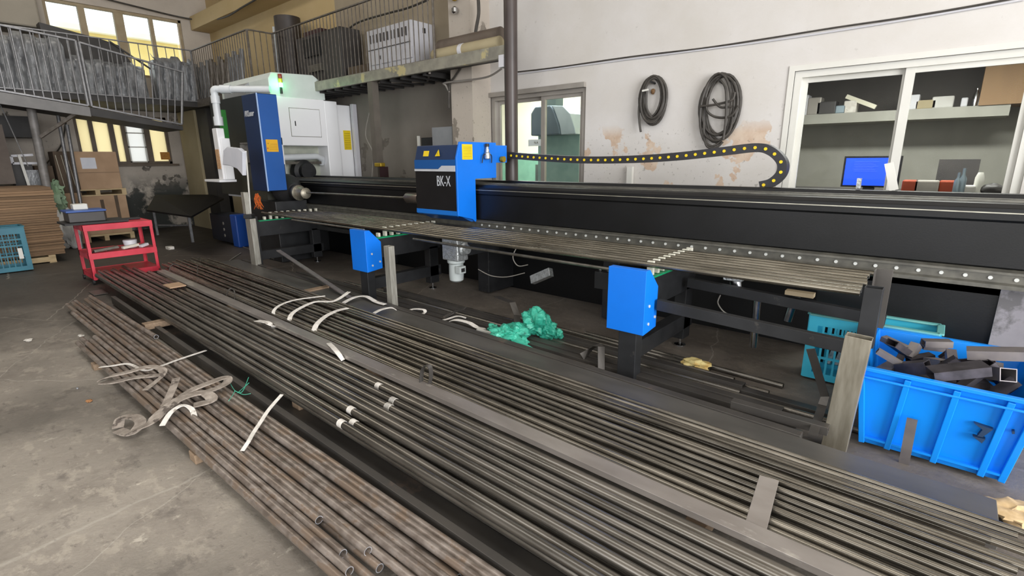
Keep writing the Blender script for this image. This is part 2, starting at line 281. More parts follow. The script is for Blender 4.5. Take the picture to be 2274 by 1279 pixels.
# ---------------------------------------------------------------- mesh builder
class MB:
    def __init__(s): s.v = []; s.f = []
    def add(s, vs, fs):
        n = len(s.v); s.v += [tuple(v) for v in vs]; s.f += [tuple(i + n for i in f) for f in fs]; return s
    def box(s, x0, x1, y0, y1, z0, z1):
        vs = [(x, y, z) for z in (z0, z1) for y in (y0, y1) for x in (x0, x1)]
        return s.add(vs, [(0, 2, 3, 1), (4, 5, 7, 6), (0, 1, 5, 4), (2, 6, 7, 3), (0, 4, 6, 2), (1, 3, 7, 5)])
    def bar(s, a, b, w, h, up=(0, 0, 1)):
        a = Vector(a); b = Vector(b); t = (b - a).normalized(); u = Vector(up)
        sd = t.cross(u)
        if sd.length < 1e-4: sd = t.cross(Vector((1, 0, 0)))
        sd.normalize(); u = sd.cross(t).normalized(); sd *= w / 2; u *= h / 2
        vs = [a - sd - u, a + sd - u, a + sd + u, a - sd + u, b - sd - u, b + sd - u, b + sd + u, b - sd + u]
        return s.add(vs, [(0, 3, 2, 1), (4, 5, 6, 7), (0, 1, 5, 4), (1, 2, 6, 5), (2, 3, 7, 6), (3, 0, 4, 7)])
    def prism(s, poly, axis, a, b):
        """poly: 2D points in the plane normal to axis ('x': (y,z), 'y': (x,z), 'z': (x,y)), extruded a..b"""
        def m(p, t): return {'x': (t, p[0], p[1]), 'y': (p[0], t, p[1]), 'z': (p[0], p[1], t)}[axis]
        n = len(poly); vs = [m(p, a) for p in poly] + [m(p, b) for p in poly]
        fs = [tuple(range(n)), tuple(range(2 * n - 1, n - 1, -1))] + [(i, i + n, (i + 1) % n + n, (i + 1) % n) for i in range(n)]
        return s.add(vs, fs)
    def tube(s, pts, r, seg=10, caps=True, rs=None):
        pts = [Vector(p) for p in pts]; n = len(pts); base = len(s.v); prev = None
        for i, p in enumerate(pts):
            t = (pts[min(i + 1, n - 1)] - pts[max(i - 1, 0)]).normalized()
            if prev is None:
                u = t.cross(Vector((0, 0, 1)));
                if u.length < 1e-3: u = t.cross(Vector((1, 0, 0)))
            else: u = prev - t * prev.dot(t)
            u.normalize(); prev = u; w = t.cross(u); rr = rs[i] if rs else r
            for k in range(seg):
                a = 2 * math.pi * k / seg; s.v.append(tuple(p + (u * math.cos(a) + w * math.sin(a)) * rr))
        for i in range(n - 1):
            for k in range(seg):
                a = base + i * seg + k; b = base + i * seg + (k + 1) % seg
                s.f.append((a, b, b + seg, a + seg))
        if caps:
            s.f.append(tuple(base + k for k in range(seg))[::-1]); s.f.append(tuple(base + (n - 1) * seg + k for k in range(seg)))
        return s
    def pipe(s, a, b, ro, ri, seg=16):
        """hollow straight pipe"""
        a = Vector(a); b = Vector(b); t = (b - a).normalized(); u = t.cross(Vector((0, 0, 1)))
        if u.length < 1e-3: u = Vector((1, 0, 0))
        u.normalize(); w = t.cross(u); base = len(s.v)
        for p, r in ((a, ro), (b, ro), (b, ri), (a, ri)):
            for k in range(seg):
                an = 2 * math.pi * k / seg; s.v.append(tuple(p + (u * math.cos(an) + w * math.sin(an)) * r))
        for j in range(4):
            for k in range(seg):
                s.f.append((base + j * seg + k, base + j * seg + (k + 1) % seg, base + ((j + 1) % 4) * seg + (k + 1) % seg, base + ((j + 1) % 4) * seg + k))
        return s
    def boxtube(s, a, b, w, h, t, up=(0, 0, 1)):
        """hollow rectangular tube"""
        a = Vector(a); b = Vector(b); d = (b - a).normalized(); sd = d.cross(Vector(up))
        if sd.length < 1e-4: sd = d.cross(Vector((1, 0, 0)))
        sd.normalize(); u = sd.cross(d).normalized(); base = len(s.v)
        for p, ww, hh in ((a, w, h), (b, w, h), (b, w - 2 * t, h - 2 * t), (a, w - 2 * t, h - 2 * t)):
            for i, j in ((-1, -1), (1, -1), (1, 1), (-1, 1)): s.v.append(tuple(p + sd * i * ww / 2 + u * j * hh / 2))
        for j in range(4):
            for k in range(4):
                s.f.append((base + j * 4 + k, base + j * 4 + (k + 1) % 4, base + ((j + 1) % 4) * 4 + (k + 1) % 4, base + ((j + 1) % 4) * 4 + k))
        return s
    def ribbon(s, pts, w, th=0.003, wd=None):
        pts = [Vector(p) for p in pts]; n = len(pts); base = len(s.v)
        for i, p in enumerate(pts):
            t = (pts[min(i + 1, n - 1)] - pts[max(i - 1, 0)]).normalized()
            if wd is None: sd = t.cross(Vector((0, 0, 1)))
            elif callable(wd): sd = Vector(wd(i / (n - 1)))
            else: sd = Vector(wd)
            sd = sd - t * sd.dot(t)
            if sd.length < 1e-4: sd = Vector((1, 0, 0))
            sd.normalize(); nn = sd.cross(t).normalized() * th / 2; sd = sd * w / 2
            s.v += [tuple(p - sd - nn), tuple(p + sd - nn), tuple(p + sd + nn), tuple(p - sd + nn)]
        for i in range(n - 1):
            for k in range(4):
                a = base + i * 4 + k; b = base + i * 4 + (k + 1) % 4; s.f.append((a, b, b + 4, a + 4))
        s.f += [(base, base + 3, base + 2, base + 1), tuple(base + (n - 1) * 4 + k for k in range(4))]
        return s
    def disc(s, c, nrm, r, th=0.004, seg=14):
        c = Vector(c); n = Vector(nrm).normalized(); return s.tube([c, c + n * th], r, seg)
    def lathe(s, prof, c, seg=20, axis='z'):
        base = len(s.v); n = len(prof); c = Vector(c)
        for r, z in prof:
            for k in range(seg):
                a = 2 * math.pi * k / seg; q = (r * math.cos(a), r * math.sin(a), z)
                if axis == 'x': q = (q[2], q[0], q[1])
                if axis == 'y': q = (q[0], q[2], q[1])
                s.v.append(tuple(c + Vector(q)))
        for i in range(n - 1):
            for k in range(seg):
                a = base + i * seg + k; b = base + i * seg + (k + 1) % seg; s.f.append((a, b, b + seg, a + seg))
        s.f.append(tuple(base + k for k in range(seg))[::-1]); s.f.append(tuple(base + (n - 1) * seg + k for k in range(seg)))
        return s
    def blob(s, c, rx, ry, rz, amp=0.25, fr=2.2, seed=0, nu=26, nv=16, flat=None):
        base = len(s.v); c = Vector(c)
        for j in range(nv + 1):
            th = math.pi * j / nv
            for i in range(nu):
                ph = 2 * math.pi * i / nu
                d = Vector((math.sin(th) * math.cos(ph), math.sin(th) * math.sin(ph), math.cos(th)))
                nn = mnoise.noise(d * fr + Vector((seed, seed * 1.7, 0))); n2 = abs(mnoise.noise(d * fr * 1.9 + Vector((0, seed, 3)))) + .12 * abs(mnoise.noise(d * fr * 4 + Vector((5, seed, 3))))
                k = 1 + amp * nn * 1.6 - amp * n2 * 1.2
                q = Vector((d.x * rx * k, d.y * ry * k, d.z * rz * k))
                if flat is not None and (c.z + q.z) < flat: q.z = flat - c.z
                s.v.append(tuple(c + q))
        for j in range(nv):
            for i in range(nu):
                a = base + j * nu + i; b = base + j * nu + (i + 1) % nu; s.f.append((a, a + nu, b + nu, b))
        return s
    def build(s, name, m, parent=None, smooth=False, bevel=0, angle=40, subsurf=0):
        me = bpy.data.meshes.new(name); me.from_pydata(s.v, [], s.f); me.update()
        import bmesh
        bm = bmesh.new(); bm.from_mesh(me); bmesh.ops.recalc_face_normals(bm, faces=bm.faces); bm.to_mesh(me); bm.free()
        o = bpy.data.objects.new(name, me); C.objects.link(o)
        if m is not None: me.materials.append(m)
        if smooth:
            for p in me.polygons: p.use_smooth = True
            try: me.set_sharp_from_angle(angle=math.radians(angle))
            except Exception: pass
        if bevel:
            b = o.modifiers.new('bevel', 'BEVEL'); b.width = bevel; b.segments = 2; b.limit_method = 'ANGLE'; b.angle_limit = math.radians(50)
        if subsurf:
            b = o.modifiers.new('sub', 'SUBSURF'); b.levels = subsurf; b.render_levels = subsurf
        if parent is not None:
            o.parent = parent
            if parent.type == 'EMPTY': o.matrix_parent_inverse = Matrix.Translation(-Vector(parent.location))
        return o
def B(*a): return MB().box(*a)

def tag(o, label, cat, group=None, kind=None):
    o['label'] = label; o['category'] = cat
    if group: o['group'] = group
    if kind: o['kind'] = kind
    return o
def thing(name, loc, label, cat, group=None):
    o = bpy.data.objects.new(name, None); o.empty_display_size = 0.1; C.objects.link(o); o.location = loc
    return tag(o, label, cat, group)
def struct(o):
    o['kind'] = 'structure'; return o
def smoothpath(pts, k=6):
    pts = [Vector(p) for p in pts]; out = []
    for i in range(len(pts) - 1):
        p0 = pts[max(i - 1, 0)]; p1 = pts[i]; p2 = pts[i + 1]; p3 = pts[min(i + 2, len(pts) - 1)]
        for j in range(k):
            t = j / k; out.append(0.5 * ((2 * p1) + (p2 - p0) * t + (2 * p0 - 5 * p1 + 4 * p2 - p3) * t * t + (3 * p1 - p0 - 3 * p2 + p3) * t ** 3))
    out.append(pts[-1]); return out
def text(name, s, size, mtx, m, parent, ext=0.002, sx=1.0, shear=0.0, bold=0.0):
    cu = bpy.data.curves.new(name, 'FONT'); cu.body = s; cu.size = size; cu.extrude = ext; cu.align_x = 'CENTER'; cu.align_y = 'CENTER'; cu.shear = shear; cu.offset = bold
    tmp = bpy.data.objects.new(name + '_tmp', cu); C.objects.link(tmp)
    bpy.context.view_layer.update(); dg = bpy.context.evaluated_depsgraph_get()
    me = bpy.data.meshes.new_from_object(tmp.evaluated_get(dg)); bpy.data.objects.remove(tmp)
    me.transform(Matrix.Diagonal((sx, 1, 1, 1))); me.transform(mtx); me.materials.clear(); me.materials.append(m)
    o = bpy.data.objects.new(name, me); C.objects.link(o)
    if parent is not None:
        o.parent = parent
        if parent.type == 'EMPTY': o.matrix_parent_inverse = Matrix.Translation(-Vector(parent.location))
    return o
def frame_mtx(o, xdir, ydir):
    x = Vector(xdir).normalized(); y = Vector(ydir).normalized(); z = x.cross(y)
    m = Matrix((x, y, z)).transposed().to_4x4(); m.translation = Vector(o); return m
FACE_Y = lambda x, y, z: frame_mtx((x, y, z), (1, 0, 0), (0, 0, 1))    # readable from -Y
FACE_X = lambda x, y, z: frame_mtx((x, y, z), (0, 1, 0), (0, 0, 1))    # readable from +X
ORD = 'zeroth first second third fourth fifth sixth seventh eighth ninth tenth eleventh twelfth thirteenth fourteenth fifteenth sixteenth seventeenth eighteenth nineteenth twentieth twenty-first twenty-second twenty-third twenty-fourth twenty-fifth twenty-sixth twenty-seventh twenty-eighth twenty-ninth thirtieth thirty-first thirty-second thirty-third thirty-fourth thirty-fifth thirty-sixth'.split()

# ================================================================ SETTING
XL, YB, YF, XR, ZC = -15.0, 5.8, -6.0, 7.0, 6.2
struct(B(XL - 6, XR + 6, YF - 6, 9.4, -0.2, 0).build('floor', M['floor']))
struct(B(XL - 0.2, XR + 0.2, YF - 0.2, YB + 0.2, ZC, ZC + 0.2).build('ceiling', M['ceil']))
# left wall with its two window rows
UW = (2.60, 5.17, 3.55, 4.95); LW = (2.70, 4.50, 1.56, 2.66)
w = MB()
w.box(XL - .25, XL, YF, YB, 0, LW[2]); w.box(XL - .25, XL, YF, LW[0], LW[2], LW[3]); w.box(XL - .25, XL, LW[1], YB, LW[2], LW[3])
w.box(XL - .25, XL, YF, YB, LW[3], UW[2]); w.box(XL - .25, XL, YF, UW[0], UW[2], UW[3]); w.box(XL - .25, XL, UW[1], YB, UW[2], UW[3]); w.box(XL - .25, XL, YF, YB, UW[3], ZC)
struct(w.build('wall_left', M['wall_l']))
# back wall (white part) with two windows; corner part above the mezzanine has warm light in its colour
W1 = (-5.33, -3.70, 0.9, 2.48); W2 = (-1.33, 0.42, 0.95, 2.40)
w = MB(); Y2 = YB + .22
w.box(-5.33, XR, YB, Y2, 0, .9); w.box(W1[1], W2[0], YB, Y2, .9, 2.48); w.box(W2[1], XR, YB, Y2, .9, 2.48); w.box(W2[0], W2[1], YB, Y2, .9, .95); w.box(W2[0], W2[1], YB, Y2, 2.40, 2.48)
w.box(-5.33, XR, YB, Y2, 2.48, ZC)
struct(w.build('wall_back', M['wall']))
struct(B(XL - .25, -9.2, YB, Y2, 3.2, ZC).build('wall_back_upper', M['wall_y']))
struct(B(-9.2, -5.33, YB, Y2, 3.2, ZC).build('wall_back_middle', wall_mat('taupe_plaster', '968a76', 'a29682', '7d7263', '6b6154', 1, 2.4, .66, scuff='6e6454')))  # same wall, without the warm light in its colour
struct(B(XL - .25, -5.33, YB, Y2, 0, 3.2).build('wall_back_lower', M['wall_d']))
struct(B(-5.76, -5.33, 5.42, YB + .01, 0, ZC).build('trim_1', M['wall_d']))          # pier
bpy.data.objects['trim_1'].data.materials[0] = wall_mat('pier_plaster', 'b4aba0', 'beb5aa', '8f877c', '7e766c', 1.2, 3.4, 0.62)
struct(B(-14.9, -5.76, 5.35, YB, 4.75, 5.05).build('trim_2', M['wall_y']))             # ceiling beam
# front wall and right wall, each with a big open gate
w = MB(); w.box(XL, -4.0, YF - .2, YF, 0, ZC); w.box(5.0, XR, YF - .2, YF, 0, ZC); w.box(-4, 5, YF - .2, YF, 4.8, ZC)
struct(w.build('wall_front', M['wall']))
w = MB(); w.box(XR, XR + .2, YF, -3.4, 0, ZC); w.box(XR, XR + .2, 3.4, YB + 3.5, 0, ZC); w.box(XR, XR + .2, -3.4, 3.4, 4.8, ZC)
struct(w.build('wall_right', M['wall']))
# rooms seen through the back windows
w = MB(); w.box(-9.5, -3.4, 9.2, 9.4, 0, 3.4); w.box(-3.5, -3.4, Y2, 9.2, 0, 3.4); w.box(-9.6, -9.5, Y2, 9.4, 0, 3.4); w.box(-9.6, -3.4, Y2, 9.4, 3.4, 3.5)
struct(w.build('wall_booth_room', M['cream']))
w = MB(); w.box(-9.5, -3.52, 9.14, 9.2, 0, 1.72); struct(w.build('trim_4', M['rgreen']))
w = MB(); w.box(-3.38, 3.4, 8.6, 8.8, 0, 2.8); w.box(-3.4, -3.38, Y2, 8.8, 0, 2.8); w.box(3.3, 3.4, Y2, 8.8, 0, 2.8); w.box(-3.4, 3.4, Y2, 8.8, 2.8, 2.9)
struct(w.build('wall_office', M['office']))

def window_y(n, x0, x1, z0, z1, mull, fm, gm, fw=0.06, y=YB):
    """sliding window in the back wall"""
    m = MB(); m.box(x0, x1, y + .02, y + .12, z1 - fw, z1); m.box(x0, x1, y + .02, y + .12, z0, z0 + fw)
    m.box(x0, x0 + fw, y + .02, y + .12, z0 + fw, z1 - fw); m.box(x1 - fw, x1, y + .02, y + .12, z0 + fw, z1 - fw)
    f = struct(m.build('window_%d' % n, fm))
    xs = [x0 + fw] + mull + [x1 - fw]
    for i in range(len(xs) - 1):
        a, b = xs[i], xs[i + 1]; yy = y + (.045 if i % 2 else .085); s = MB(); t = .045
        s.box(a - (t * .5 if i else 0), a + t, yy, yy + .035, z0 + fw, z1 - fw); s.box(b - t, b + (t * .5 if i < len(xs) - 2 else 0), yy, yy + .035, z0 + fw, z1 - fw)
        s.box(a, b, yy + .003, yy + .032, z1 - fw - t, z1 - fw); s.box(a, b, yy + .003, yy + .032, z0 + fw, z0 + fw + t)
        s.build('sash', fm, f); B(a + t, b - t, yy + .015, yy + .021, z0 + fw + t, z1 - fw - t).build('pane', gm, f)
    return f
w1 = window_y(1, W1[0], W1[1], W1[2], W1[3], [-4.42], M['alu'], M['glass'])
MB().box(-5.42, -3.70, YB - .05, YB + .01, 2.47, 2.53).build('lintel', M['alu'], w1)
w2 = window_y(2, W2[0], W2[1], W2[2], W2[3], [-.44], M['wfr'], M['glass_d'])
# reveal around the office window (rough edge)
rv = MB(); rv.box(W2[0] - .05, W2[0], YB - .012, YB + .02, .95, 2.40); rv.box(W2[0] - .05, W2[1] + .05, YB - .012, YB + .02, 2.40, 2.45)
rv.build('reveal', M['wfr'], w2)

def window_x(n, y0, y1, z0, z1, splits, fm, panes, fw=.06):
    m = MB(); X0, X1 = XL - .12, XL - .03
    m.box(X0, X1, y0, y1, z1 - fw, z1); m.box(X0, X1, y0, y1, z0, z0 + fw); m.box(X0, X1, y0, y0 + fw, z0, z1); m.box(X0, X1, y1 - fw, y1, z0, z1)
    f = struct(m.build('window_%d' % n, fm, bevel=.004)); prev = y0 + fw
    for i, (a, b) in enumerate(splits):
        B(X0, X1, prev, a, z0 + fw, z1 - fw).build('mullion', fm, f) if a > prev + .01 else None
        B(XL - .09, XL - .08, a, b, z0 + fw, z1 - fw).build('pane', panes[i], f); prev = b
    return f
M['wfy'] = mat('ochre_window_frame', 'a5967b', '9a8a6e', rough=.6)
M['wfb'] = mat('brown_window_frame', '6d6052', '62574b', rough=.6)
window_x(3, UW[0], UW[1], UW[2], UW[3], [(2.66, 3.18), (3.30, 3.82), (4.0, 4.50), (4.58, 5.06)], M['wfy'], [M['glass']] * 4)
window_x(4, LW[0], LW[1], LW[2], LW[3], [(2.76, 2.96), (3.04, 3.32), (3.42, 3.56), (3.66, 3.98), (4.12, 4.44)], M['wfb'], [M['frost'], M['frost'], M['frost'], M['frostw'], M['frost']])
o = B(XL, XL + .12, LW[0] - .05, LW[1] + .1, LW[2] - .05, LW[2]).build('window_5', M['wfb']); struct(o); o.name = 'trim_5'
# open casement leaf in front of the lower window
cs = thing('casement_leaf', (XL + .2, 3.9, 1.6), 'white open casement leaf in the lower left window', 'window leaf')
m = MB(); y0, y1, z0, z1 = 3.62, 3.98, 1.60, 2.60
for zz in (z0, (z0 + z1) / 2 + .16, (z0 + z1) / 2 - .16, z1): m.box(XL + .02, XL + .05, y0, y1, zz, zz + .025)
m.box(XL + .02, XL + .05, y0, y0 + .025, z0, z1); m.box(XL + .02, XL + .05, y1 - .025, y1 + .0, z0, z1 + .025); m.build('frame', M['wfr'], cs)
# yellow notice in the lower window
nt_ = B(XL - .02, XL - .01, 4.26, 4.46, 1.66, 1.84).build('notice_card', mat('orange_notice_card', 'c08a3c', 'b0752f', rough=.7, scale=30), None); tag(nt_, 'small orange-brown notice card in the lower left window', 'notice')
# neighbouring yellow house seen through the upper window
nb = thing('neighbour_house', (-27, 8, 0), 'sunlit yellow building outside the upper left window', 'building')
B(-30, -27, 2.0, 22, -.2, 6.6).build('wall', M['ybld'], nb); B(-30.3, -26.7, 1.7, 22.3, 6.6, 6.8).build('roof', M['cream'], nb)

# ================================================================ TUBES ON THE FLOOR
def unit_tube(name, ro, ri, m, seg=16):
    me_o = MB().pipe((0, 0, 0), (1, 0, 0), ro, ri, seg).build(name, m, smooth=True, angle=50)
    me_o.data.materials.append(M['cutend'])
    for p in me_o.data.polygons:
        if abs(p.normal.x) > .9: p.material_index = 1
    return me_o
def lay(proto, a, b, first):
    """put the tube (or a copy) from a to b"""
    o = proto if first else proto.copy()
    if not first: C.objects.link(o)
    a = Vector(a); b = Vector(b); d = b - a
    o.location = a; o.rotation_mode = 'QUATERNION'; o.rotation_quaternion = Vector((1, 0, 0)).rotation_difference(d.normalized()); o.scale = (d.length, 1, 1)
    return o
rnd = random.Random(11)
# A: rusty tubes nearest the camera
pa = unit_tube('rusty_round_tube', .0185, .0155, M['tubeA'])
endsL = [-5.62, -5.68, -5.55, -5.60, -6.75, -7.28, -7.22, -7.30, -7.15, -7.25, -7.32, -7.1, -7.05]
endsR = [-1.50, -1.52, -1.62, -1.86, -1.55, -.9, -.8, -.85, -.7, -.75, -.8, -.8, -.7]
zA = [.070, .085, .083, .095, .088, .072, .095, .090, .070, .100, .092, .085, .102]
for i in range(12):
    yr = .782 + i * .0342; yl = .725 + i * .040
    o = lay(pa, (endsL[i], yl, zA[i] + .004), (endsR[i], yr, zA[i] + .004), i == 0)
    tag(o, 'rust-mottled round steel tube, %s from the open floor in the near-left bundle' % ORD[i + 1], 'steel tube', 'rusty tubes in the near-left bundle')
for i, (y, xl, xr) in enumerate([(.80, -5.5, -1.44), (.86, -5.4, -1.40), (.91, -5.6, -1.47), (1.0, -7.0, -1.2), (1.07, -7.1, -1.2)]):
    o = lay(pa, (xl, y - .03, .066 - .005 * (i % 2)), (xr, y + .005, .062 - .005 * (i % 2)), False)
    tag(o, 'rusty tube in the under layer of the near-left bundle, %s from the open floor' % ORD[i + 1], 'steel tube', 'under layer of the near-left bundle')
o = lay(pa, P(200, 658, z=.13), P(347, 748, z=.13), False); o.name = 'short_round_tube'
tag(o, 'short grey round tube lying on top of the far end of the near-left bundle', 'steel tube')
# B: dark oiled tubes
pb = unit_tube('dark_round_tube', .0225, .0195, M['tubeB'])
nB = 8; BT = []
for i in range(nB):
    yr = 1.266 + i * .057 + rnd.uniform(-.004, .004); yl = 1.405 + i * .060 + rnd.uniform(-.006, .006)
    pA = Vector((-8.5 + rnd.uniform(-.1, .25), yl, .178 + rnd.choice((0, .012, .026)))); pB = Vector((.3 + rnd.uniform(-.1, .1), yr, .178 + rnd.choice((0, .012, .026)))); BT.append((pA, pB))
    o = lay(pb, pA, pB, i == 0)
    tag(o, 'dark oiled round tube, %s from the rusty bundle in the middle layer of long tubes' % ORD[i + 1], 'steel tube', 'dark tubes beside the flat bar')
pbb = unit_tube('large_round_tube', .029, .025, M['tubeB'], 20)
lay(pbb, (-7.9, 1.885, .186), (.35, 1.722, .186), True); tag(pbb, 'thickest dark round tube, lying right beside the flat bar', 'steel tube')
for i in range(7):
    yr = 1.285 + i * .06; yl = 1.43 + i * .062
    o = lay(pb, (-8.3 + rnd.uniform(-.3, .3), yl, .150), (.3, yr, .150), False)
    tag(o, 'dark round tube in the under layer below the long tubes, %s from the rusty bundle' % ORD[i + 1], 'steel tube', 'under layer of the dark tubes')
# F: flat bar on top
F = MB().boxtube((-7.62, 1.945, .235), (.4, 1.79, .235), .088, .03, .003).build('flat_bar', M['flat'], bevel=.003)
tag(F, 'long worn grey flat bar lying between the dark tubes and the thin rods', 'steel bar')
# D: thin rods
pd = unit_tube('thin_steel_tube', .0135, .0115, M['tubeD'], 12)
nD = 21
for i in range(nD):
    u = i / (nD - 1); yr = 1.862 + u * .665 + rnd.uniform(-.003, .003); yl = 2.07 + u * .66 + rnd.uniform(-.006, .006)
    z = .188 + rnd.choice((0, .008, .016, .03)); xl = -8.35 + rnd.uniform(-.12, .12) + (.5 if i < 3 else 0)
    o = lay(pd, (xl, yl, z), (.42 + rnd.uniform(-.12, .05), yr, z + rnd.uniform(-.006, .004)), i == 0)
    tag(o, 'thin steel tube, %s from the flat bar in the long thin-tube bundle' % ORD[i + 1], 'steel tube', 'thin tubes in the long bundle')
for i in range(15):
    u = i / 14; yr = 1.875 + u * .64; yl = 2.09 + u * .63
    o = lay(pd, (-8.3 + rnd.uniform(-.2, .2), yl, .160), (.36 + rnd.uniform(-.2, .1), yr, .160), False)
    tag(o, 'thin steel tube in the under layer of the thin-tube bundle, %s from the flat bar' % ORD[i + 1], 'steel tube', 'under layer of the thin tubes')
# C: dull rectangular tubes between the bundles
o = MB().boxtube((-7.2, 1.325, .062), (-.6, 1.205, .062), .04, .085, .003).build('rectangular_tube', M['rectd'], bevel=.003); tag(o, 'dull dark rectangular tube standing on edge beside the rusty bundle', 'steel tube')
o = MB().boxtube((-7.0, 1.41, .030), (-.5, 1.30, .030), .10, .05, .003).build('rectangular_tube', M['rectd'], bevel=.003); tag(o, 'wide low rectangular tube lying on the floor under the dark tubes', 'steel tube')
# G: plate and edge strip
def quadbar(n, xl, yl0, yl1, xr, yr0, yr1, z0, z1, m, bev=.003):
    return MB().prism([(xl, yl0), (xr, yr0), (xr, yr1), (xl, yl1)], 'z', z0, z1).build(n, m, bevel=bev)
G = quadbar('steel_plate', -8.3, 2.80, 3.16, .36, 2.575, 2.86, .055, .125, M['plate']); tag(G, 'wide dark steel plate lying lengthwise in front of the conveyor posts', 'steel plate')
G2 = quadbar('angle_bar', -8.2, 3.165, 3.235, -.42, 2.885, 2.95, .055, .135, M['rectd']); tag(G2, 'dark channel bar lying along the back edge of the wide plate', 'steel bar')
# wooden cross pieces
def block(x, y0, y1, z0, z1, label, w=.09, group='wooden blocks under the steel'):
    o = B(x - w / 2, x + w / 2, y0, y1, z0, z1).build('wooden_block', M['wood'], bevel=.004); tag(o, label, 'wooden block', group)
block(-2.95, .74, 1.16, 0, .055, 'wooden block under the near-left rusty bundle, nearest the camera')
block(-5.0, .70, 1.2, 0, .05, 'wooden block under the far half of the rusty bundle')
block(-5.55, 1.20, 3.1, .085, .14, 'wooden beam under the dark tubes, farthest from the camera', .10); bpy.data.objects['wooden_block.002'].location.z = 0
block(-3.0, 1.36, 2.55, .055, .13, 'wooden beam under the middle of the dark tubes', .09)
block(-.6, 1.36, 2.5, .055, .13, 'wooden beam under the near end of the dark tubes', .09)
block(-7.6, 1.5, 2.8, .055, .13, 'wooden beam under the far end of the long tubes', .09)
for i, (x, y0, y1) in enumerate(((-5.5, 1.5, 3.0), (-3.0, 2.62, 2.9), (-.6, 2.6, 2.9), (-7.6, 2.85, 3.15))):
    o = B(x - .04, x + .04, y0, y1, 0, .055).build('steel_spacer', M['rectd']); tag(o, ['steel spacer bar on the floor under the far part of the plate', 'steel spacer under the middle of the plate', 'steel spacer under the near end of the plate', 'steel spacer under the far end of the plate'][i], 'spacer', 'steel spacers under the plate')
# H: dark stock lying between the plate and the machine
hs = [(-7.4, 3.36, -.5, 3.22, .03, 'ts'), (-7.0, 3.45, -.6, 3.32, .03, 'ts'), (-6.2, 3.52, -.2, 3.40, .022, 'r'), (-6.0, 3.58, -.9, 3.47, .022, 'r'), (-5.2, 3.66, -.9, 3.55, .03, 'ts'), (-5.5, 3.75, -1.0, 3.66, .022, 'r'), (-2.4, 3.86, -.7, 3.78, .02, 'r'), (-5.0, 3.29, -.45, 3.13, .022, 'r'), (-6.5, 3.40, -.5, 3.27, .022, 'r'), (-4.3, 3.62, -.35, 3.50, .02, 'ts'), (-6.8, 3.30, -1.9, 3.22, .018, 'r'), (-3.2, 3.83, -1.2, 3.74, .02, 'r'), (-3.6, 3.705, -.75, 3.605, .018, 'r')]
for i, (xa, ya, xb, yb, h, k) in enumerate(hs):
    if k == 'ts': o = MB().boxtube((xa, ya, h), (xb, yb, h), .07, 2 * h, .003).build('square_tube', M['rectd'], bevel=.002)
    else: o = MB().pipe((xa, ya, h), (xb, yb, h), h, h - .003).build('round_tube', M['tubeB'], smooth=True)
    tag(o, 'dark %s lying on the floor behind the conveyor posts, %s from the plate' % ('square tube' if k == 'ts' else 'round tube', ORD[i + 1]), 'steel tube', 'loose stock between posts and machine')
# offcut channel with a notch near the right
o = MB().boxtube(P(1625, 895, z=.13), P(1840, 955, z=.13), .06, .05, .004).build('channel_offcut', M['rectd'], bevel=.002); tag(o, 'dark square tube offcut lying just behind the plate near the tan post', 'steel offcut')

# straps and ties
def strap(name, pts, w, label, m='strap', th=.004, wd=None, cat='strap', group=None, jitter=0):
    pp = smoothpath(pts); o = MB().ribbon(pp, w, th, wd).build(name, M[m], smooth=True, angle=60)
    return tag(o, label, cat, group)
Q = lambda px, py, z: P(px, py, z=z)
strap('webbing_strap', [Q(609, 706, .16), Q(608, 690, .225), Q(625, 676, .245), Q(660, 665, .25), Q(722, 657, .25)], .03, 'narrow white strap over the thin tubes, farthest of three')
strap('webbing_strap', [Q(641, 722, .17), Q(646, 700, .225), Q(665, 685, .245), Q(700, 670, .26), Q(742, 668, .26), Q(775, 648, .30)], .04, 'white strap over the thin tubes with its end raised, middle of three')
strap('webbing_strap', [Q(696, 744, .17), Q(702, 722, .225), Q(722, 703, .245), Q(748, 690, .25), Q(772, 684, .245)], .045, 'pale strap over the thin tubes, nearest of three')
strap('webbing_strap', [Q(757, 676, .14), Q(785, 661, .16), Q(812, 658, .17), Q(835, 670, .15), Q(855, 676, .14)], .05, 'clean white strap lying across the far half of the plate')
strap('webbing_strap', [Q(826, 698, .14), Q(845, 688, .16), Q(868, 683, .17), Q(880, 688, .14)], .04, 'short white strap end lying on the plate beside the middle post')
strap('webbing_strap', [Q(898, 692, .10), Q(920, 686, .12), Q(942, 688, .12), Q(940, 696, .09), Q(915, 697, .09), Q(900, 692, .09)], .035, 'folded white strap loop just right of the middle post')
strap('webbing_strap', [Q(945, 704, .07), Q(980, 711, .09), Q(1015, 702, .10), Q(1035, 706, .08)], .03, 'white strap trailing behind the plate')
strap('webbing_strap', [Q(990, 718, .08), Q(1010, 710, .13), Q(1040, 716, .12), Q(1060, 727, .1), Q(1078, 730, .08)], .05, 'crumpled white strap left of the green tarpaulin')
strap('webbing_strap', [Q(570, 712, .24), Q(590, 715, .26), Q(604, 722, .24), Q(612, 728, .2)], .05, 'frayed white tape on the flat bar near its far end')
strap('webbing_strap', [Q(730, 762, .25), Q(742, 774, .27), Q(752, 786, .26), Q(762, 800, .22)], .035, 'striped white tape over the flat bar, near its middle')
strap('webbing_strap', [Q(538, 1001, .115), Q(552, 980, .13), Q(562, 962, .13), Q(580, 935, .14), Q(598, 908, .16), Q(626, 876, .19)], .022, 'knotted grey-white strap between the rusty tubes and dark tubes', 'strap')
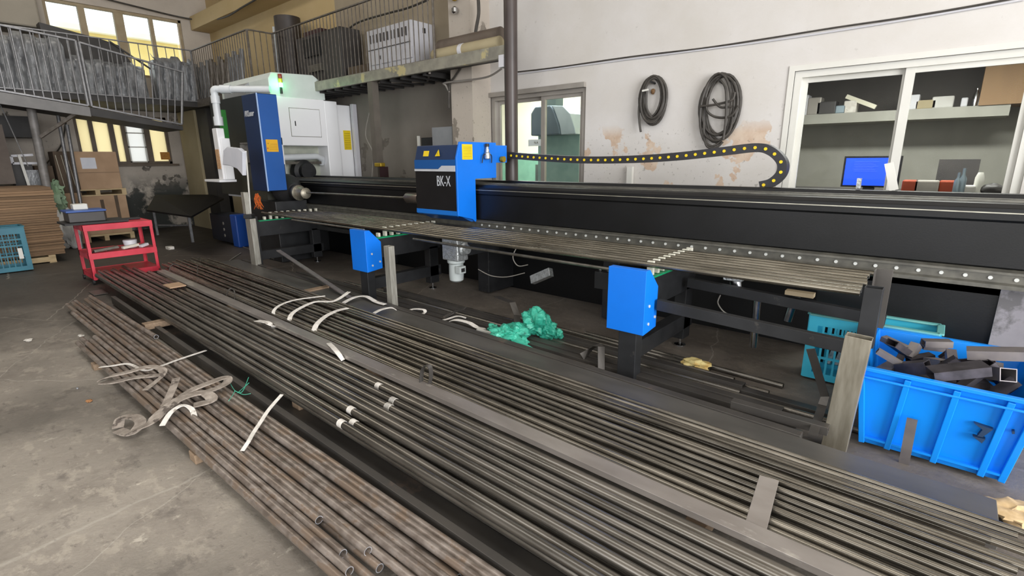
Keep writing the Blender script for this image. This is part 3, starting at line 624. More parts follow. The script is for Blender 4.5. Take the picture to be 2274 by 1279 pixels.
# grimy webbing on the rusty bundle
strap('lifting_sling', [Q(222, 815, .12), Q(250, 812, .14), Q(285, 808, .135), Q(320, 822, .13), Q(350, 815, .14), Q(400, 797, .12), Q(458, 778, .12)], .022, 'thin grey sling crossing the far part of the rusty bundle', 'strap')
strap('lifting_sling', [Q(224, 845, .11), Q(245, 835, .16), Q(285, 826, .17), Q(330, 814, .17), Q(360, 820, .15), Q(355, 832, .13), Q(300, 838, .13), Q(255, 848, .12), Q(226, 850, .10)], .05, 'grimy sling looped on the rusty bundle beside the floor', 'strapg', .006)
strap('lifting_sling', [Q(322, 866, .12), Q(345, 848, .13), Q(362, 832, .16), Q(356, 822, .17)], .035, 'grey sling end pointing toward the open floor', 'strapg')
strap('lifting_sling', [Q(358, 918, .12), Q(372, 888, .15), Q(384, 862, .18), Q(392, 840, .19)], .045, 'upright twisted sling tail on the rusty bundle', 'strapg')
strap('lifting_sling', [Q(395, 880, .14), Q(420, 868, .17), Q(460, 852, .18), Q(500, 838, .17), Q(505, 848, .15), Q(480, 862, .15), Q(440, 875, .15)], .055, 'broad grimy sling folded toward the green twine', 'strapg', .006)
strap('lifting_sling', [Q(262, 950, .02), Q(270, 928, .05), Q(300, 926, .06), Q(312, 940, .05), Q(290, 962, .03), Q(262, 955, .02)], .06, 'sling coil hanging off the rusty bundle onto the floor', 'strapg', .006)
strap('lifting_sling', [Q(285, 962, .06), Q(330, 940, .12), Q(365, 910, .15), Q(400, 885, .17), Q(450, 872, .16), Q(470, 888, .13), Q(430, 900, .12)], .07, 'widest grimy sling twisted diagonally over the rusty bundle', 'strapg', .006)
strap('lifting_sling', [Q(360, 945, .12), Q(380, 915, .15), Q(405, 900, .16), Q(425, 908, .13), Q(432, 925, .11)], .03, 'narrow sling loop on the near side of the tangle', 'strap')
tw = thing('twine_knot', tuple(Q(525, 868, .13)), 'pale green twine knot with loose ends on the rusty tubes', 'twine')
for a in ([(507, 842), (515, 858), (522, 868)], [(522, 868), (538, 870), (552, 838)], [(522, 868), (540, 876), (556, 874)], [(522, 868), (515, 880), (508, 890)], [(528, 872), (542, 860), (553, 850)]):
    MB().tube(smoothpath([Q(p[0], p[1], .13 + .03 * (k == len(a) - 1)) for k, p in enumerate(a)], 4), .0022, 6).build('strand', M['twine'], tw, smooth=True)
# dark steel loop over the flat bar and the flat piece on the thin tubes
o = MB().ribbon(smoothpath([P(935, 850, y=1.87), P(938, 822, y=1.87), P(946, 811, y=1.87), P(955, 815, y=1.88), P(957, 835, y=1.89), P(953, 856, y=1.89)], 6), .03, .004, (0, 1, 0)).build('steel_band', M['rectd'], smooth=True); tag(o, 'dark steel band standing as a loop behind the flat bar', 'band')
o = MB().bar(P(1678, 1170, z=.235), P(1708, 1062, z=.262), .075, .006).build('flat_offcut', M['flat'], bevel=.001); tag(o, 'flat grey steel strip lying across the near end of the thin tubes', 'steel strip')
o = MB().ribbon([P(1805, 965, z=.14), P(1826, 900, z=.15), P(1832, 880, z=.20), P(1800, 775, z=.52)], .045, .006, (1, .2, 0)).build('bent_strip', M['rectd']); tag(o, 'bent dark steel strip leaning on the lower bar beside the tan post', 'steel strip')
o = MB().ribbon([P(1103, 658, z=.25), P(1138, 672, z=.30), P(1148, 700, z=.2), P(1150, 740, z=.13)], .06, .006, (.4, 1, 0)).build('bent_strip', M['rectd']); tag(o, 'bent dark steel strip standing behind the green tarpaulin', 'steel strip')
o = MB().ribbon([P(1292, 792, z=.08), P(1312, 775, z=.12), P(1326, 766, z=.2), P(1335, 770, z=.2), P(1335, 820, z=.05)], .06, .006, (.4, 1, 0)).build('bent_strip', M['rectd']); tag(o, 'bent dark steel strip left of the right blue-capped post', 'steel strip')
o = MB().ribbon([P(985, 705, z=.06), P(1010, 692, z=.11), P(1033, 684, z=.17)], .05, .006, (.3, 1, 0.5)).build('bent_strip', M['rectd']); tag(o, 'dark strip sticking up among the white straps', 'steel strip')
o = MB().bar(P(618, 556, z=.42), P(775, 660, z=.14), .055, .012).build('leaning_flat_bar', M['scrapl']); tag(o, 'brown flat bar slanting down under the far conveyor stand', 'steel bar')
o = MB().tube([P(540, 548, y=3.35), P(608, 575, y=3.4)], .006).build('bent_rod', M['steel'], smooth=True); tag(o, 'thin steel rod beside the far post under the conveyor', 'rod')
# white marks on the dark tubes
for i, (px, py) in enumerate(((782, 934), (857, 849), (752, 941), (790, 906), (858, 903), (877, 888), (882, 886), (868, 898))):
    p = Q(px, py, .21)
    cand = [(abs((pA + (pB - pA) * ((p.x - pA.x) / (pB.x - pA.x))).y - p.y), j) for j, (pA, pB) in enumerate(BT)]
    j = min(cand)[1]; pA, pB = BT[j]; d_ = (pB - pA).normalized(); c_ = pA + (pB - pA) * ((p.x - pA.x) / (pB.x - pA.x))
    o = MB().tube([c_ - d_ * .022, c_ + d_ * .022], .0236, 16).build('white_mark', M['strap'], smooth=True)
    tag(o, 'small white band around the dark tubes near their middle', 'paint band', 'white bands on the dark tubes')

# green tarpaulin heap
tp = MB()
for (px, py, z, rx, rz, s) in ((1190, 712, .20, .13, .13, 1), (1120, 742, .12, .13, .07, 2), (1150, 735, .12, .12, .08, 3), (1215, 728, .13, .10, .09, 4), (1160, 760, .06, .06, .05, 5), (1238, 742, .08, .05, .05, 6), (1096, 730, .1, .06, .05, 7)):
    tp.blob(P(px, py, z=z), rx, rx * .85, rz, .30, 1.5, s, 44, 30, .015)
tp.ribbon([P(1140, 745, z=.12), P(1155, 765, z=.10), P(1178, 777, z=.07)], .10, .004)
tag(tp.build('tarpaulin_heap', M['tarp'], smooth=True, angle=25), 'crumpled turquoise-green tarpaulin heap behind the plate', 'tarpaulin')
o = MB().blob(P(1545, 808, z=.05), .11, .06, .04, .3, 2, 9, flat=.01).build('leaf_litter', mat('yellow_leaf_litter', 'c8a45a', 'd8c88a', rough=.7, scale=20), smooth=True); tag(o, 'small yellow-orange scrap of paper on the stock right of the blue-capped post', 'scrap')
o = B(0, .33, 0, .03, 0, .03).build('white_bar', M['wfr']); o.location = P(1058, 738, z=.075); o.rotation_euler = (0, 0, .05); tag(o, 'short white bar behind the plate left of the tarpaulin', 'bar')

# ================================================================ LASER TUBE CUTTER
mc = thing('laser_tube_cutter', (-9.0, 4.6, 0), 'long black-bed laser tube cutting machine with white head housing and navy column', 'machine')
YB0, YB1 = 4.30, 4.90
bed = MB(); X0, X1 = -9.2, 3.0
bed.prism([(YB0, .92), (YB0, 1.20), (YB0 - .012, 1.215), (YB0 - .012, 1.285), (YB0 + .03, 1.31), (YB0 + .10, 1.315), (YB0 + .12, 1.30), (YB1 - .12, 1.30), (YB1 - .10, 1.345), (YB1, 1.345), (YB1, .92)], 'x', X0, X1)
bed.build('bed', M['black'], mc, bevel=.006)
# lower guide rail with bolts
rl = MB().prism([(YB0 - .005, .915), (YB0 - .05, .905), (YB0 - .05, .89), (YB0 - .025, .885), (YB0 - .025, .835), (YB0 - .055, .825), (YB0 - .055, .80), (YB0 + .05, .80), (YB0 + .05, .915)], 'x', -9.0, X1).build('guide_rail', M['rail'], mc)
x = -4.1; nb_ = 0
bm_ = MB().lathe([(.011, 0), (.011, .004), (.008, .007)], (0, 0, 0), 10, 'y'); b0 = None
while x < 1.1:
    if b0 is None:
        b0 = MB().disc((x, YB0 - .026, .862), (0, -1, 0), .0115, .006).build('bolt', M['bolt'], rl, smooth=True); b0x = x
    else:
        c = b0.copy(); C.objects.link(c); c.parent = rl; c.location.x += x - b0x
    x += .118
MB().box(-9, X1, YB0 - .02, YB0 - .01, 1.255, 1.262).build('upper_rack_line', M['railt'], mc)
B(-9, X1, YB1 - .30, YB1 - .26, 1.30, 1.325).build('linear_rail', M['rail'], mc)
B(-9, X1, YB0 + .10, YB0 + .14, 1.30, 1.325).build('linear_rail', M['rail'], mc)
B(-9.0, X1, YB0 + .04, YB1, .74, .92).build('lower_beam', M['black'], mc)
for x in (-8.6, -6.6, -4.2, -2.45):
    B(x - .09, x + .09, YB0 + .08, YB1 - .05, .02, .76).build('leg', M['blackm'], mc, bevel=.006)
B(-.66, .33, YB0 + .04, YB0 + .08, .02, .80).build('side_panel', M['black'], mc)
B(.33, 1.6, YB0 + .02, YB1, .0, .80).build('concrete_pedestal', mat('grey_pedestal', '77747a', '8b888d', rough=.7, scale=4, c3='5c5a5c', s3=2, t3=.6), mc)
# white head housing
B(-9.0, -.66, 4.84, 4.88, .0, .76).build('rear_panel', M['black'], mc)  # black sheet added to keep the space beneath the bed dark
hd = MB(); XH = -8.85
hd.box(-10.8, XH, 4.22, 5.20, 1.86, 2.66); hd.box(-10.8, XH, 5.19, 5.45, 0, 2.65); hd.box(-10.8, XH - .03, 5.45, 5.74, 0, 2.60); hd.box(-10.8, XH, 4.10, 4.36, .95, 2.0)
hd.build('head_housing', M['white'], mc, bevel=.012)
MB().prism([(4.24, 2.66), (4.24, 2.93), (4.30, 3.03), (5.04, 3.06), (5.24, 2.93), (5.24, 2.66)], 'x', -10.8, XH - .02).build('hood', mat('pale_green_white_paint', 'd3dcd8', 'ccd6d1', rough=.4), mc, bevel=.01)
MB().prism([(4.16, 2.70), (4.16, 2.88), (4.24, 2.93), (4.24, 2.66)], 'x', -10.5, -9.6).build('hood_side', mat('grey_sheet', '9b9ea0', '929597', rough=.5), mc)
dr = MB().box(XH, XH + .012, 4.53, 5.08, 2.02, 2.48).build('door', M['white'], mc, bevel=.003)
g = MB(); g.box(XH, XH + .003, 4.522, 5.088, 2.012, 2.018); g.box(XH, XH + .003, 4.522, 5.088, 2.482, 2.488); g.box(XH, XH + .003, 4.522, 4.528, 2.012, 2.488); g.box(XH, XH + .003, 5.082, 5.088, 2.012, 2.488)
g.build('door_gap', M['ink'], mc)
B(XH + .012, XH + .022, 4.60, 4.615, 2.19, 2.27).build('handle', M['rub'], dr)
def sticker(n, mtx_box, m, parent, lines):
    s = MB().box(*mtx_box).build(n, m, parent); return s
sk = B(XH - .028, XH - .022, 5.55, 5.70, 1.80, 2.15).build('warning_label', M['yel'], mc)
for k in range(9): B(XH - .022, XH - .0205, 5.565, 5.685, 1.83 + k * .033, 1.835 + k * .033).build('text_line', M['ink'], sk)
B(-9.6, -9.2, 4.36, 5.19, .95, 1.86).build('cavity', mat('cavity_paint', 'b9bcae', 'a9ada0', rough=.5), mc)
MB().tube([(-8.95, 4.36, 1.66), (-8.95, 5.0, 1.68), (-8.98, 5.12, 1.64), (-9.05, 5.14, 1.55)], .055, 14).build('cutting_head_duct', M['pvc'], mc, smooth=True)
B(-9.1, -8.88, 4.36, 5.05, 1.545, 1.59).build('chuck_plate', M['steel'], mc)
ch = MB().lathe([(.12, 0), (.2, .02), (.2, .16), (.14, .2), (.14, .3)], (-9.05, 4.72, 1.42), 24, 'x').build('chuck_ring', M['blackm'], mc, smooth=True)
MB().lathe([(.16, 0), (.23, .03), (.24, .12), (.20, .20), (.12, .30), (.10, .36)], (-8.36, 4.05, 1.16), 28, 'x').build('front_chuck', M['rub'], mc, smooth=True)
MB().lathe([(.10, 0), (.115, .02), (.115, .10), (.06, .12)], (-8.02, 4.05, 1.12), 24, 'x').build('chuck_nose', M['rub'], mc, smooth=True)
MB().lathe([(.115, 0), (.12, .02), (.09, .05), (.07, .20), (.085, .23), (.06, .25)], (-7.90, 4.05, 1.11), 24, 'x').build('tube_guide', M['galv'], mc, smooth=True)
B(-9.0, -8.1, 3.75, 4.28, .0, .98).build('head_base', M['blackm'], mc, bevel=.01)
# navy column
cb = MB().box(-8.52, -8.02, 3.62, 3.93, 1.15, 2.58).build('column_cover', M['navy'], mc, bevel=.008)
MB().box(-8.02, -8.015, 3.632, 3.925, 1.16, 2.57).build('column_face', M['mblue'], mc)
MB().box(-8.022, -8.008, 3.618, 3.634, 1.15, 2.58).build('column_edge', mat('pale_edge_trim', '9db7e0', '9db7e0', rough=.4), mc)
lb = B(-8.015, -8.009, 3.68, 3.86, 1.74, 1.92).build('warning_label', M['yelo'], mc)
text('label_text', 'A', .03, FACE_X(-8.008, 3.71, 1.86), M['ink'], lb, .0008); B(-8.009, -8.008, 3.74, 3.85, 1.85, 1.853).build('text_line', M['ink'], lb)
for k in range(3): B(-8.009, -8.0075, 3.72, 3.85, 1.82 - k * .025, 1.823 - k * .025).build('text_line', M['ink'], lb)
B(-8.009, -8.0075, 3.69, 3.705, 1.78, 1.80).build('red_mark', M['inkr'], lb)
text('brand_lettering', 'BKLaser', .115, FACE_Y(-8.30, 3.608, 2.30), M['letter'], mc, .002, .8, .3, .003)
# dark side cabinet and strips left of the column
B(-10.8, -8.87, 4.0, 4.09, 1.0, 2.68).build('dark_side_cover', mat('dark_green_black_paint', '2c302e', '2a2e2c', rough=.4), mc)
fr = MB(); fr.bar((-8.62, 3.70, 1.88), (-8.62, 3.70, 2.56), .03, .02); fr.bar((-8.62, 3.70, 1.88), (-8.95, 3.70, 1.88), .03, .03); fr.build('door_edge', M['steel'], mc)
B(-9.05, -8.60, 3.72, 3.95, 1.58, 1.86).build('junction_box', M['steel'], mc, bevel=.005)
B(-9.75, -9.62, 3.72, 3.80, 1.30, 2.45).build('green_side_panel', M['greenp'], mc)
B(-9.5, -8.55, 3.85, 4.2, .05, 1.55).build('control_cabinet', mat('dark_olive_paint', '33332a', '3b3b33', rough=.5), mc)
for k in range(5): B(-9.0 + k * .06, -8.97 + k * .06, 3.838, 3.852, 1.16, 1.24).build('warning_strip', M['yel'], mc)
# beacon lamp
bl = MB().lathe([(.02, -.10), (.02, 0)], (XH + .02, 4.42, 2.80), 12).build('beacon_stem', M['rub'], mc, smooth=True)
for z, k in ((2.80, 'glow_green'), (2.87, 'lens_y'), (2.94, 'lens_r')):
    MB().lathe([(.03, 0), (.032, .01), (.032, .06), (.03, .066)], (XH + .025, 4.42, z), 16).build('beacon_lens', M[k], mc, smooth=True)
lp = bpy.data.lights.new('beacon_green_light', 'POINT'); lp.energy = 1.6; lp.color = (.15, 1, .42); lp.shadow_soft_size = .05
lo = bpy.data.objects.new('beacon_green_light', lp); C.objects.link(lo); lo.location = (XH + .10, 4.36, 2.84)
# pipe arm with operator panel
p1 = P(475, 198, z=2.75); p2 = P(600, 198, z=2.75); e = Vector((p1.x, p1.y, 2.2))
MB().tube(smoothpath([p2, p1 + (p2 - p1) * .18, p1 + Vector((.02, 0, -.01)), p1 + Vector((0, 0, -.12)), e + Vector((0, 0, .1)), e], 5), .055, 16).build('arm_pipe', M['pvc'], mc, smooth=True)
MB().tube([p1 + (p2 - p1) * .12, p1 + (p2 - p1) * .30], .068, 16).build('pipe_sleeve', M['pvc'], mc, smooth=True)
MB().tube([p1 + Vector((0, 0, -.1)), p1 + Vector((0, 0, -.22))], .068, 16).build('pipe_sleeve', M['pvc'], mc, smooth=True)
MB().tube([e + Vector((0, 0, .12)), e + Vector((0, 0, -.02))], .072, 16).build('pipe_sleeve', M['pvc'], mc, smooth=True)
ex, ey = e.x, e.y
pn = MB(); pn.box(ex - .17, ex + .02, ey - .06, ey + .06, 1.30, 2.14); pn.box(ex - .02, ex + .05, ey - .03, ey + .12, 1.30, 1.98)
pn.build('operator_panel', M['white'], mc, bevel=.012)
B(ex - .66, ex + .0, ey - .12, ey + .16, 1.26, 1.30).build('keyboard_shelf', M['white'], mc, bevel=.006)
B(ex - .14, ex + .0, ey - .068, ey - .06, 1.48, 1.80).build('printed_sheet', mat('orange_printed_sheet', 'b98c62', 'd8b48e', rough=.7, scale=40), mc)
# bunch of thin orange strands by the chuck
cbn = MB()
for k in range(22): cbn.tube(smoothpath([P(566 + rnd.uniform(0, 8), 428 + rnd.uniform(0, 6), y=3.55), P(564 + rnd.uniform(0, 16), 443 + rnd.uniform(-4, 4), y=3.52), P(564 + rnd.uniform(0, 22), 462 + rnd.uniform(-8, 4), y=3.5)], 3), .0028, 5)
tag(cbn.build('orange_strand_bunch', M['spark'], smooth=True), 'bunch of thin orange strands hanging below the navy column', 'cables')

# held tube running from the chuck to the carriage
o = MB().tube([(-7.85, 4.05, 1.12), (-4.9, 4.05, 1.145)], .013, 12).build('clamped_tube', M['steel'], smooth=True); tag(o, 'single bright steel tube held between the head chuck and the blue carriage', 'steel tube')
# carriage
cr = thing('tube_carriage', (-4.5, 4.3, 1.3), 'blue and black feeding carriage riding on the black machine bed', 'machine carriage')
XA, XB, YC = -4.90, -4.20, 3.98
MB().box(XA, XB, YC, 4.28, 1.00, 1.60).build('front_cover', mat('matte_black_cover', '0c0c0e', '111113', rough=.45), cr, bevel=.006)
MB().prism([(YC, 1.585), (YC + .05, 1.76), (4.60, 1.78), (4.60, 1.40), (4.28, 1.40), (4.28, 1.585)], 'x', XA, XB).build('top_cover', M['navy'], cr, bevel=.006)
MB().box(XA, XB, YC - .004, YC, 1.50, 1.60).build('blue_band', mat('band_blue', '17508f', '17508f', rough=.4), cr)
MB().prism([(XA, 1.472), (XB - .003, 1.472), (XB - .003, 1.535), (XB - .22, 1.535), (XB - .28, 1.497), (XA, 1.497)], 'y', YC - .008, YC - .003).build('white_band', M['letter'], cr)
side = [(YC - .006, .985), (4.20, .93), (4.262, .885), (4.262, 1.385), (4.62, 1.385), (4.62, 1.79), (YC + .05, 1.79), (YC - .006, 1.62)]
MB().prism(side, 'x', XB, XB + .025).build('side_plate', M['blue'], cr, bevel=.004)
MB().prism([(YC, 1.00), (YC + .02, 1.06), (4.25, 1.02), (4.25, .90), (4.20, .90)], 'x', XA, XB).build('skirt', mat('skirt_blue', '14539c', '14539c', rough=.4), cr)
MB().prism([(YC - .005, .985), (YC - .005, 1.035), (YC + .02, 1.035), (YC + .02, .97)], 'x', XA, XB).build('lower_band', mat('lower_band_blue', '176bc2', '176bc2', rough=.4), cr)
text('carriage_lettering', 'BK-X', .165, FACE_Y(-4.40, YC - .008, 1.36), M['letter'], cr, .002, .62, 0, .0)
s1 = MB().bar((-4.71, YC + .03, 1.70), (-4.71, YC + .012, 1.64), .09, .004, (0, -1, .2)).build('warning_sticker', M['yel'], cr)
s2 = MB().prism([(-4.54, 1.64), (-4.46, 1.64), (-4.475, 1.71)], 'y', YC + .004, YC + .008).build('warning_triangle', M['yel'], cr)
text('triangle_mark', '!', .04, FACE_Y(-4.495, YC + .003, 1.665), M['ink'], s2, .0005)
nt2 = B(XB + .025, XB + .029, 4.06, 4.22, 1.60, 1.765).build('instruction_label', M['yel'], cr)
for k in range(8): B(XB + .029, XB + .030, 4.075, 4.205, 1.615 + k * .017, 1.6175 + k * .017).build('text_line', M['ink'], nt2)
fl = MB().lathe([(.02, .0), (.034, .01), (.034, .07), (.022, .08), (.022, .11), (.016, .12), (.016, .15)], (XB + .07, 4.42, 1.60), 14).build('air_filter', M['castal'], cr, smooth=True)
MB().lathe([(.024, 0), (.024, .035)], (XB + .07, 4.42, 1.74), 12).build('filter_knob', M['rub'], fl, smooth=True)
for s in (-1, 1): MB().tube(smoothpath([(XB + .07, 4.42 + s * .03, 1.66), (XB + .07, 4.42 + s * .07, 1.64), (XB + .06, 4.42 + s * .08, 1.56)], 4), .006, 8).build('hose', M['rub'], fl, smooth=True)
MB().disc((XB + .04, 4.70, 1.60), (1, 0, 0), .035, .04).build('yellow_plug', M['brass'], cr, smooth=True)
B(XB - .1, XB + .02, 4.62, 4.82, 1.56, 1.76).build('chain_bracket', M['blue'], cr, bevel=.004)
MB().lathe([(.0255, 0), (.03, .02), (.062, .06), (.066, .30)], (-5.22, 4.05, 1.145), 20, 'x').build('clamp_sleeve', mat('coppery_steel', '8c8078', '77706a', rough=.3, metal=.8, scale=5), cr, smooth=True)
# cable chain
pts = [P(1112, 343, y=4.95), P(1200, 350, y=4.95), P(1300, 355, y=4.95), P(1400, 354, y=4.95), P(1500, 348, y=4.95), P(1600, 337, y=4.95), P(1680, 328, y=4.95), P(1715, 336, y=4.95), P(1738, 360, y=4.95), P(1736, 385, y=4.95), P(1715, 405, y=4.95), P(1690, 412, y=4.95)]
sp = smoothpath(pts, 8)
cc = thing('cable_drag_chain', tuple(sp[0]), 'black cable drag chain with yellow link pins sagging behind the carriage', 'cable chain')
MB().ribbon(sp, .10, .075, (0, 1, 0)).build('chain_body', M['chain'], cc)
tot = [0]
for a, b in zip(sp, sp[1:]): tot.append(tot[-1] + (b - a).length)
d = .04; n0 = None; k = 0
while d < tot[-1]:
    while tot[k + 1] < d: k += 1
    q = sp[k].lerp(sp[k + 1], (d - tot[k]) / (tot[k + 1] - tot[k]))
    if n0 is None:
        n0 = MB().disc(q + Vector((0, -.05, 0)), (0, -1, 0), .0135, .006).build('link_pin', M['yel'], cc, smooth=True); q0 = q.copy()
    else:
        c = n0.copy(); C.objects.link(c); c.parent = cc; c.matrix_parent_inverse = n0.matrix_parent_inverse.copy(); c.location = q - q0
    d += .088
# small white upright bits standing on the bed
o = MB().bar(P(1985, 422, y=4.85), P(1974, 362, y=4.85), .055, .03, (0, 1, 0)).build('upright_bracket', M['wfr']); tag(o, 'white upright bracket on the bed in front of the lit blue screen', 'bracket')
o = MB().bar(P(1906, 418, y=4.85), P(1909, 396, y=4.85), .03, .03, (0, 1, 0)).build('sensor_block', M['castal']); tag(o, 'small grey sensor block on the bed below the blue screen', 'sensor')

# ================================================================ CONVEYOR STANDS
def stand(n, xc, label, full=True):
    t = thing('conveyor_stand', (xc, 3.6, 0), label, 'conveyor stand', 'stands carrying the tubes')
    # leg, slanted beams toward the bed
    B(xc - .07, xc + .07, 3.17, 3.27, 0, .82).build('leg', M['blackm'], t, bevel=.004)
    B(xc - .05, xc + .05, 3.27, 4.28, .52, .74).build('cross_beam', M['blackm'], t, bevel=.004)
    B(xc - .05, xc + .05, 3.27, 4.28, .17, .30).build('base_beam', M['blackm'], t, bevel=.004)
    B(xc - .05, xc + .05, 4.10, 4.24, .08, .55).build('rear_leg', M['blackm'], t, bevel=.004)
    f = MB().lathe([(.05, 0), (.05, .01), (.012, .02), (.012, .1)], (xc, 4.17, 0), 14).build('levelling_foot', M['chrome'], t, smooth=True)
    # blue cover with cut corner
    if full: MB().prism([(3.13, .40), (3.33, .42), (3.33, .72), (3.19, .86), (3.13, .86)], 'x', xc - .15, xc + .14).build('blue_cover', M['blue'], t, bevel=.003)
    for (y, z) in ((3.20, .60), (3.20, .47), (3.30, .50)) if full else (): MB().disc((xc + .14, y, z), (1, 0, 0), .011, .005).build('screw', M['bolt'], t, smooth=True)
    B(xc - .02, xc + .045, 3.30, 4.25, .74, .752).build('green_strip', M['green'], t)
    for k in range(11):
        y = 3.307 + k * .092
        if k == 0: continue
        rb = B(xc - .026, xc + .026, y - .014, y + .014, .755, .860 if k > 1 else .80).build('roller_block', M['nylon'], t, bevel=.004)
        if k % 3 == 0: B(xc - .012, xc + .012, y - .02, y + .02, .745, .757).build('pin', M['chrome'], rb)
    return t
stand(1, -1.62, 'conveyor stand with blue cover nearest the camera, beside the tan post')
stand(2, -4.90, 'middle conveyor stand with blue cover below the blue carriage')
stand(3, -7.75, 'farthest conveyor stand below the navy column', False)
# long link bars
o = MB().boxtube((-7.4, 4.05, .60), (-5.0, 4.05, .60), .05, .05, .003).build('link_bar', M['blackm']); tag(o, 'black bar joining the far and middle conveyor stands', 'bar')
lb1 = MB().boxtube((-1.46, 3.30, .595), (-.24, 3.30, .55), .05, .075, .004).build('link_bar', M['blackm'], bevel=.002); tag(o, o['label'], 'bar'); tag(lb1, 'black square bar from the near blue cover to the tan post', 'bar')
lb2 = MB().boxtube((-1.52, 4.0, .615), (-.2, 4.0, .555), .06, .075, .004).build('link_bar', M['blackm'], bevel=.002); tag(lb2, 'rear black square bar behind the tan post with a wooden block on it', 'bar')
o = B(-.80, -.62, 3.95, 4.02, .642, .672).build('wooden_block', M['wfy']); o.rotation_euler = (0, 0, 0); tag(o, 'pale wooden block with dark writing on the rear bar', 'wooden block')
# drive shafts
o = MB().tube([(-4.55, 3.62, .735), (-1.76, 3.55, .735)], .014, 12).build('drive_shaft', M['steel'], smooth=True); tag(o, 'grey drive shaft between the gear motor and the near blue cover', 'shaft')
o = MB().tube([(-7.0, 3.45, .80), (-4.95, 3.25, .845)], .012, 12).build('drive_shaft', M['steel'], smooth=True); tag(o, 'thin drive shaft behind the middle blue cover', 'shaft')
# gear motor
gm = thing('gear_motor', (-3.96, 3.72, .2), 'grey gear motor hanging under the conveyed tubes', 'motor')
B(-4.10, -3.86, 3.64, 3.80, .55, .80).build('gearbox', M['castal'], gm, bevel=.012)
MB().lathe([(.03, 0), (.07, .01), (.07, .03), (.05, .04), (.045, .08)], (-3.86, 3.72, .68), 20, 'x').build('flange', M['castal'], gm, smooth=True)
MB().lathe([(.05, 0), (.075, .02), (.08, .08), (.078, .20), (.085, .205), (.095, .215), (.095, .24), (.06, .245)], (-3.97, 3.72, .31), 24).build('motor_body', M['motor'], gm, smooth=True)
B(-3.90, -3.83, 3.64, 3.73, .42, .50).build('terminal_box', M['motor'], gm, bevel=.006); B(-3.83, -3.826, 3.66, 3.71, .44, .48).build('terminal_lid', M['rub'], gm)
B(-4.12, -3.85, 3.80, 4.28, .60, .72).build('mounting_arm', M['blackm'], gm)
# pneumatic cylinders under the tubes near the right
def cyl(px0, py0, px1, py1, y, r, label):
    t = thing('air_cylinder', tuple(P(px1, py1, y=y)), label, 'cylinder', 'air cylinders under the near bars')
    a = P(px0, py0, y=y); b = P(px1, py1, y=y); MB().tube([a, b], r, 16).build('barrel', M['chrome'], t, smooth=True); MB().box(a.x - r * 1.4, a.x + r * 1.4, y - r * 1.4, y + r * 1.4, a.z - .01, a.z + .05).build('end_cap', M['castal'], t, bevel=.004)
    return t
cyl(1682, 662, 1672, 770, 4.15, .030, 'bright steel cylinder standing under the rear bar')
cyl(1632, 618, 1634, 650, 4.15, .05, 'short cast cylinder block under the conveyed tubes')
cyl(1760, 675, 1748, 712, 4.2, .03, 'short dark cylinder right of the bright one')
o = MB().tube(smoothpath([P(1600, 655, y=4.1), P(1594, 672, y=4.08), P(1605, 690, y=4.06), P(1618, 698, y=4.06)], 5), .005, 6).build('air_hose', M['cableg'], smooth=True); tag(o, 'thin looped air hose under the rear bar', 'hose')
o = MB().tube(smoothpath([P(1150, 545, y=3.9), P(1139, 570, y=3.85), P(1150, 590, y=3.85), P(1172, 588, y=3.85)], 5), .005, 6).build('air_hose', M['cableg'], smooth=True); tag(o, 'thin grey hose loop below the middle of the conveyed tubes', 'hose')
o = MB().tube(smoothpath([P(1062, 598, y=3.95), P(1090, 612, y=3.95), P(1125, 615, y=3.95), P(1165, 606, y=3.95)], 5), .005, 6).build('air_hose', M['cableg'], smooth=True); tag(o, 'pale hose sagging right of the gear motor', 'hose')
o = MB().bar(P(1182, 622, y=3.95), P(1224, 604, y=3.95), .06, .085, (0, .3, 1)).build('sensor_box', M['castal'], bevel=.004); tag(o, 'tilted grey metal box below the middle of the conveyed tubes', 'sensor box')
vb = thing('valve_block', tuple(P(1310, 610, y=4.1)), 'black valve block with bright fittings left of the near blue cover', 'valve')
B(-2.42, -2.06, 4.02, 4.2, .42, .58).build('body', M['blackm'], vb, bevel=.004)
for k in range(4): MB().lathe([(.016, 0), (.02, .01), (.02, .03), (.01, .05)], (-2.38 + k * .09, 4.06, .58), 10).build('fitting', M['chrome'], vb, smooth=True)

# tubes being conveyed
pe = unit_tube('conveyed_round_tube', .019, .016, M['tubeE'])
for i in range(8):
    y = 3.445 + i * .092; r0 = [-7.95, -7.85, -7.9, -7.7, -7.8, -7.6, -7.4, -7.3][i]
    o = lay(pe, (r0, y + .02, .838), (-.32 + rnd.uniform(-.02, .02), y, .838), i == 0)
    tag(o, 'round steel tube on the conveyor rollers, %s from the posts side' % ORD[i + 1], 'steel tube', 'tubes lying on the conveyor')
# posts
def post(name, x0, x1, y0, y1, z0, z1, m, label, t=.004, lean=0):
    o = MB().boxtube(((x0 + x1) / 2, (y0 + y1) / 2, z0), ((x0 + x1) / 2 + lean, (y0 + y1) / 2, z1), y1 - y0, x1 - x0, t, (1, 0, 0)).build(name, m, bevel=.002)
    return tag(o, label, 'post')
post('square_post', -.345, -.225, 3.09, 3.17, 0, .675, M['galv'], 'tan open-topped square steel post beside the blue bin', .004, .03)
post('square_post', -.285, -.20, 3.32, 3.40, .56, .90, M['blackm'], 'short black open-topped post above the tan post')
o = MB(); o.box(-.275, -.27, 3.60, 3.70, .58, .945); o.box(-.275, -.19, 3.70, 3.705, .58, .945); o = o.build('end_stop_plate', M['rectd'], bevel=.001); tag(o, 'grey angle plate stopping the ends of the conveyed tubes', 'plate')
post('square_post', -4.42, -4.33, 3.12, 3.19, 0, .735, M['post'], 'bare steel square post beside the middle blue cover')
post('square_post', -7.74, -7.58, 3.12, 3.20, 0, .80, M['post'], 'bare steel square post under the navy column')
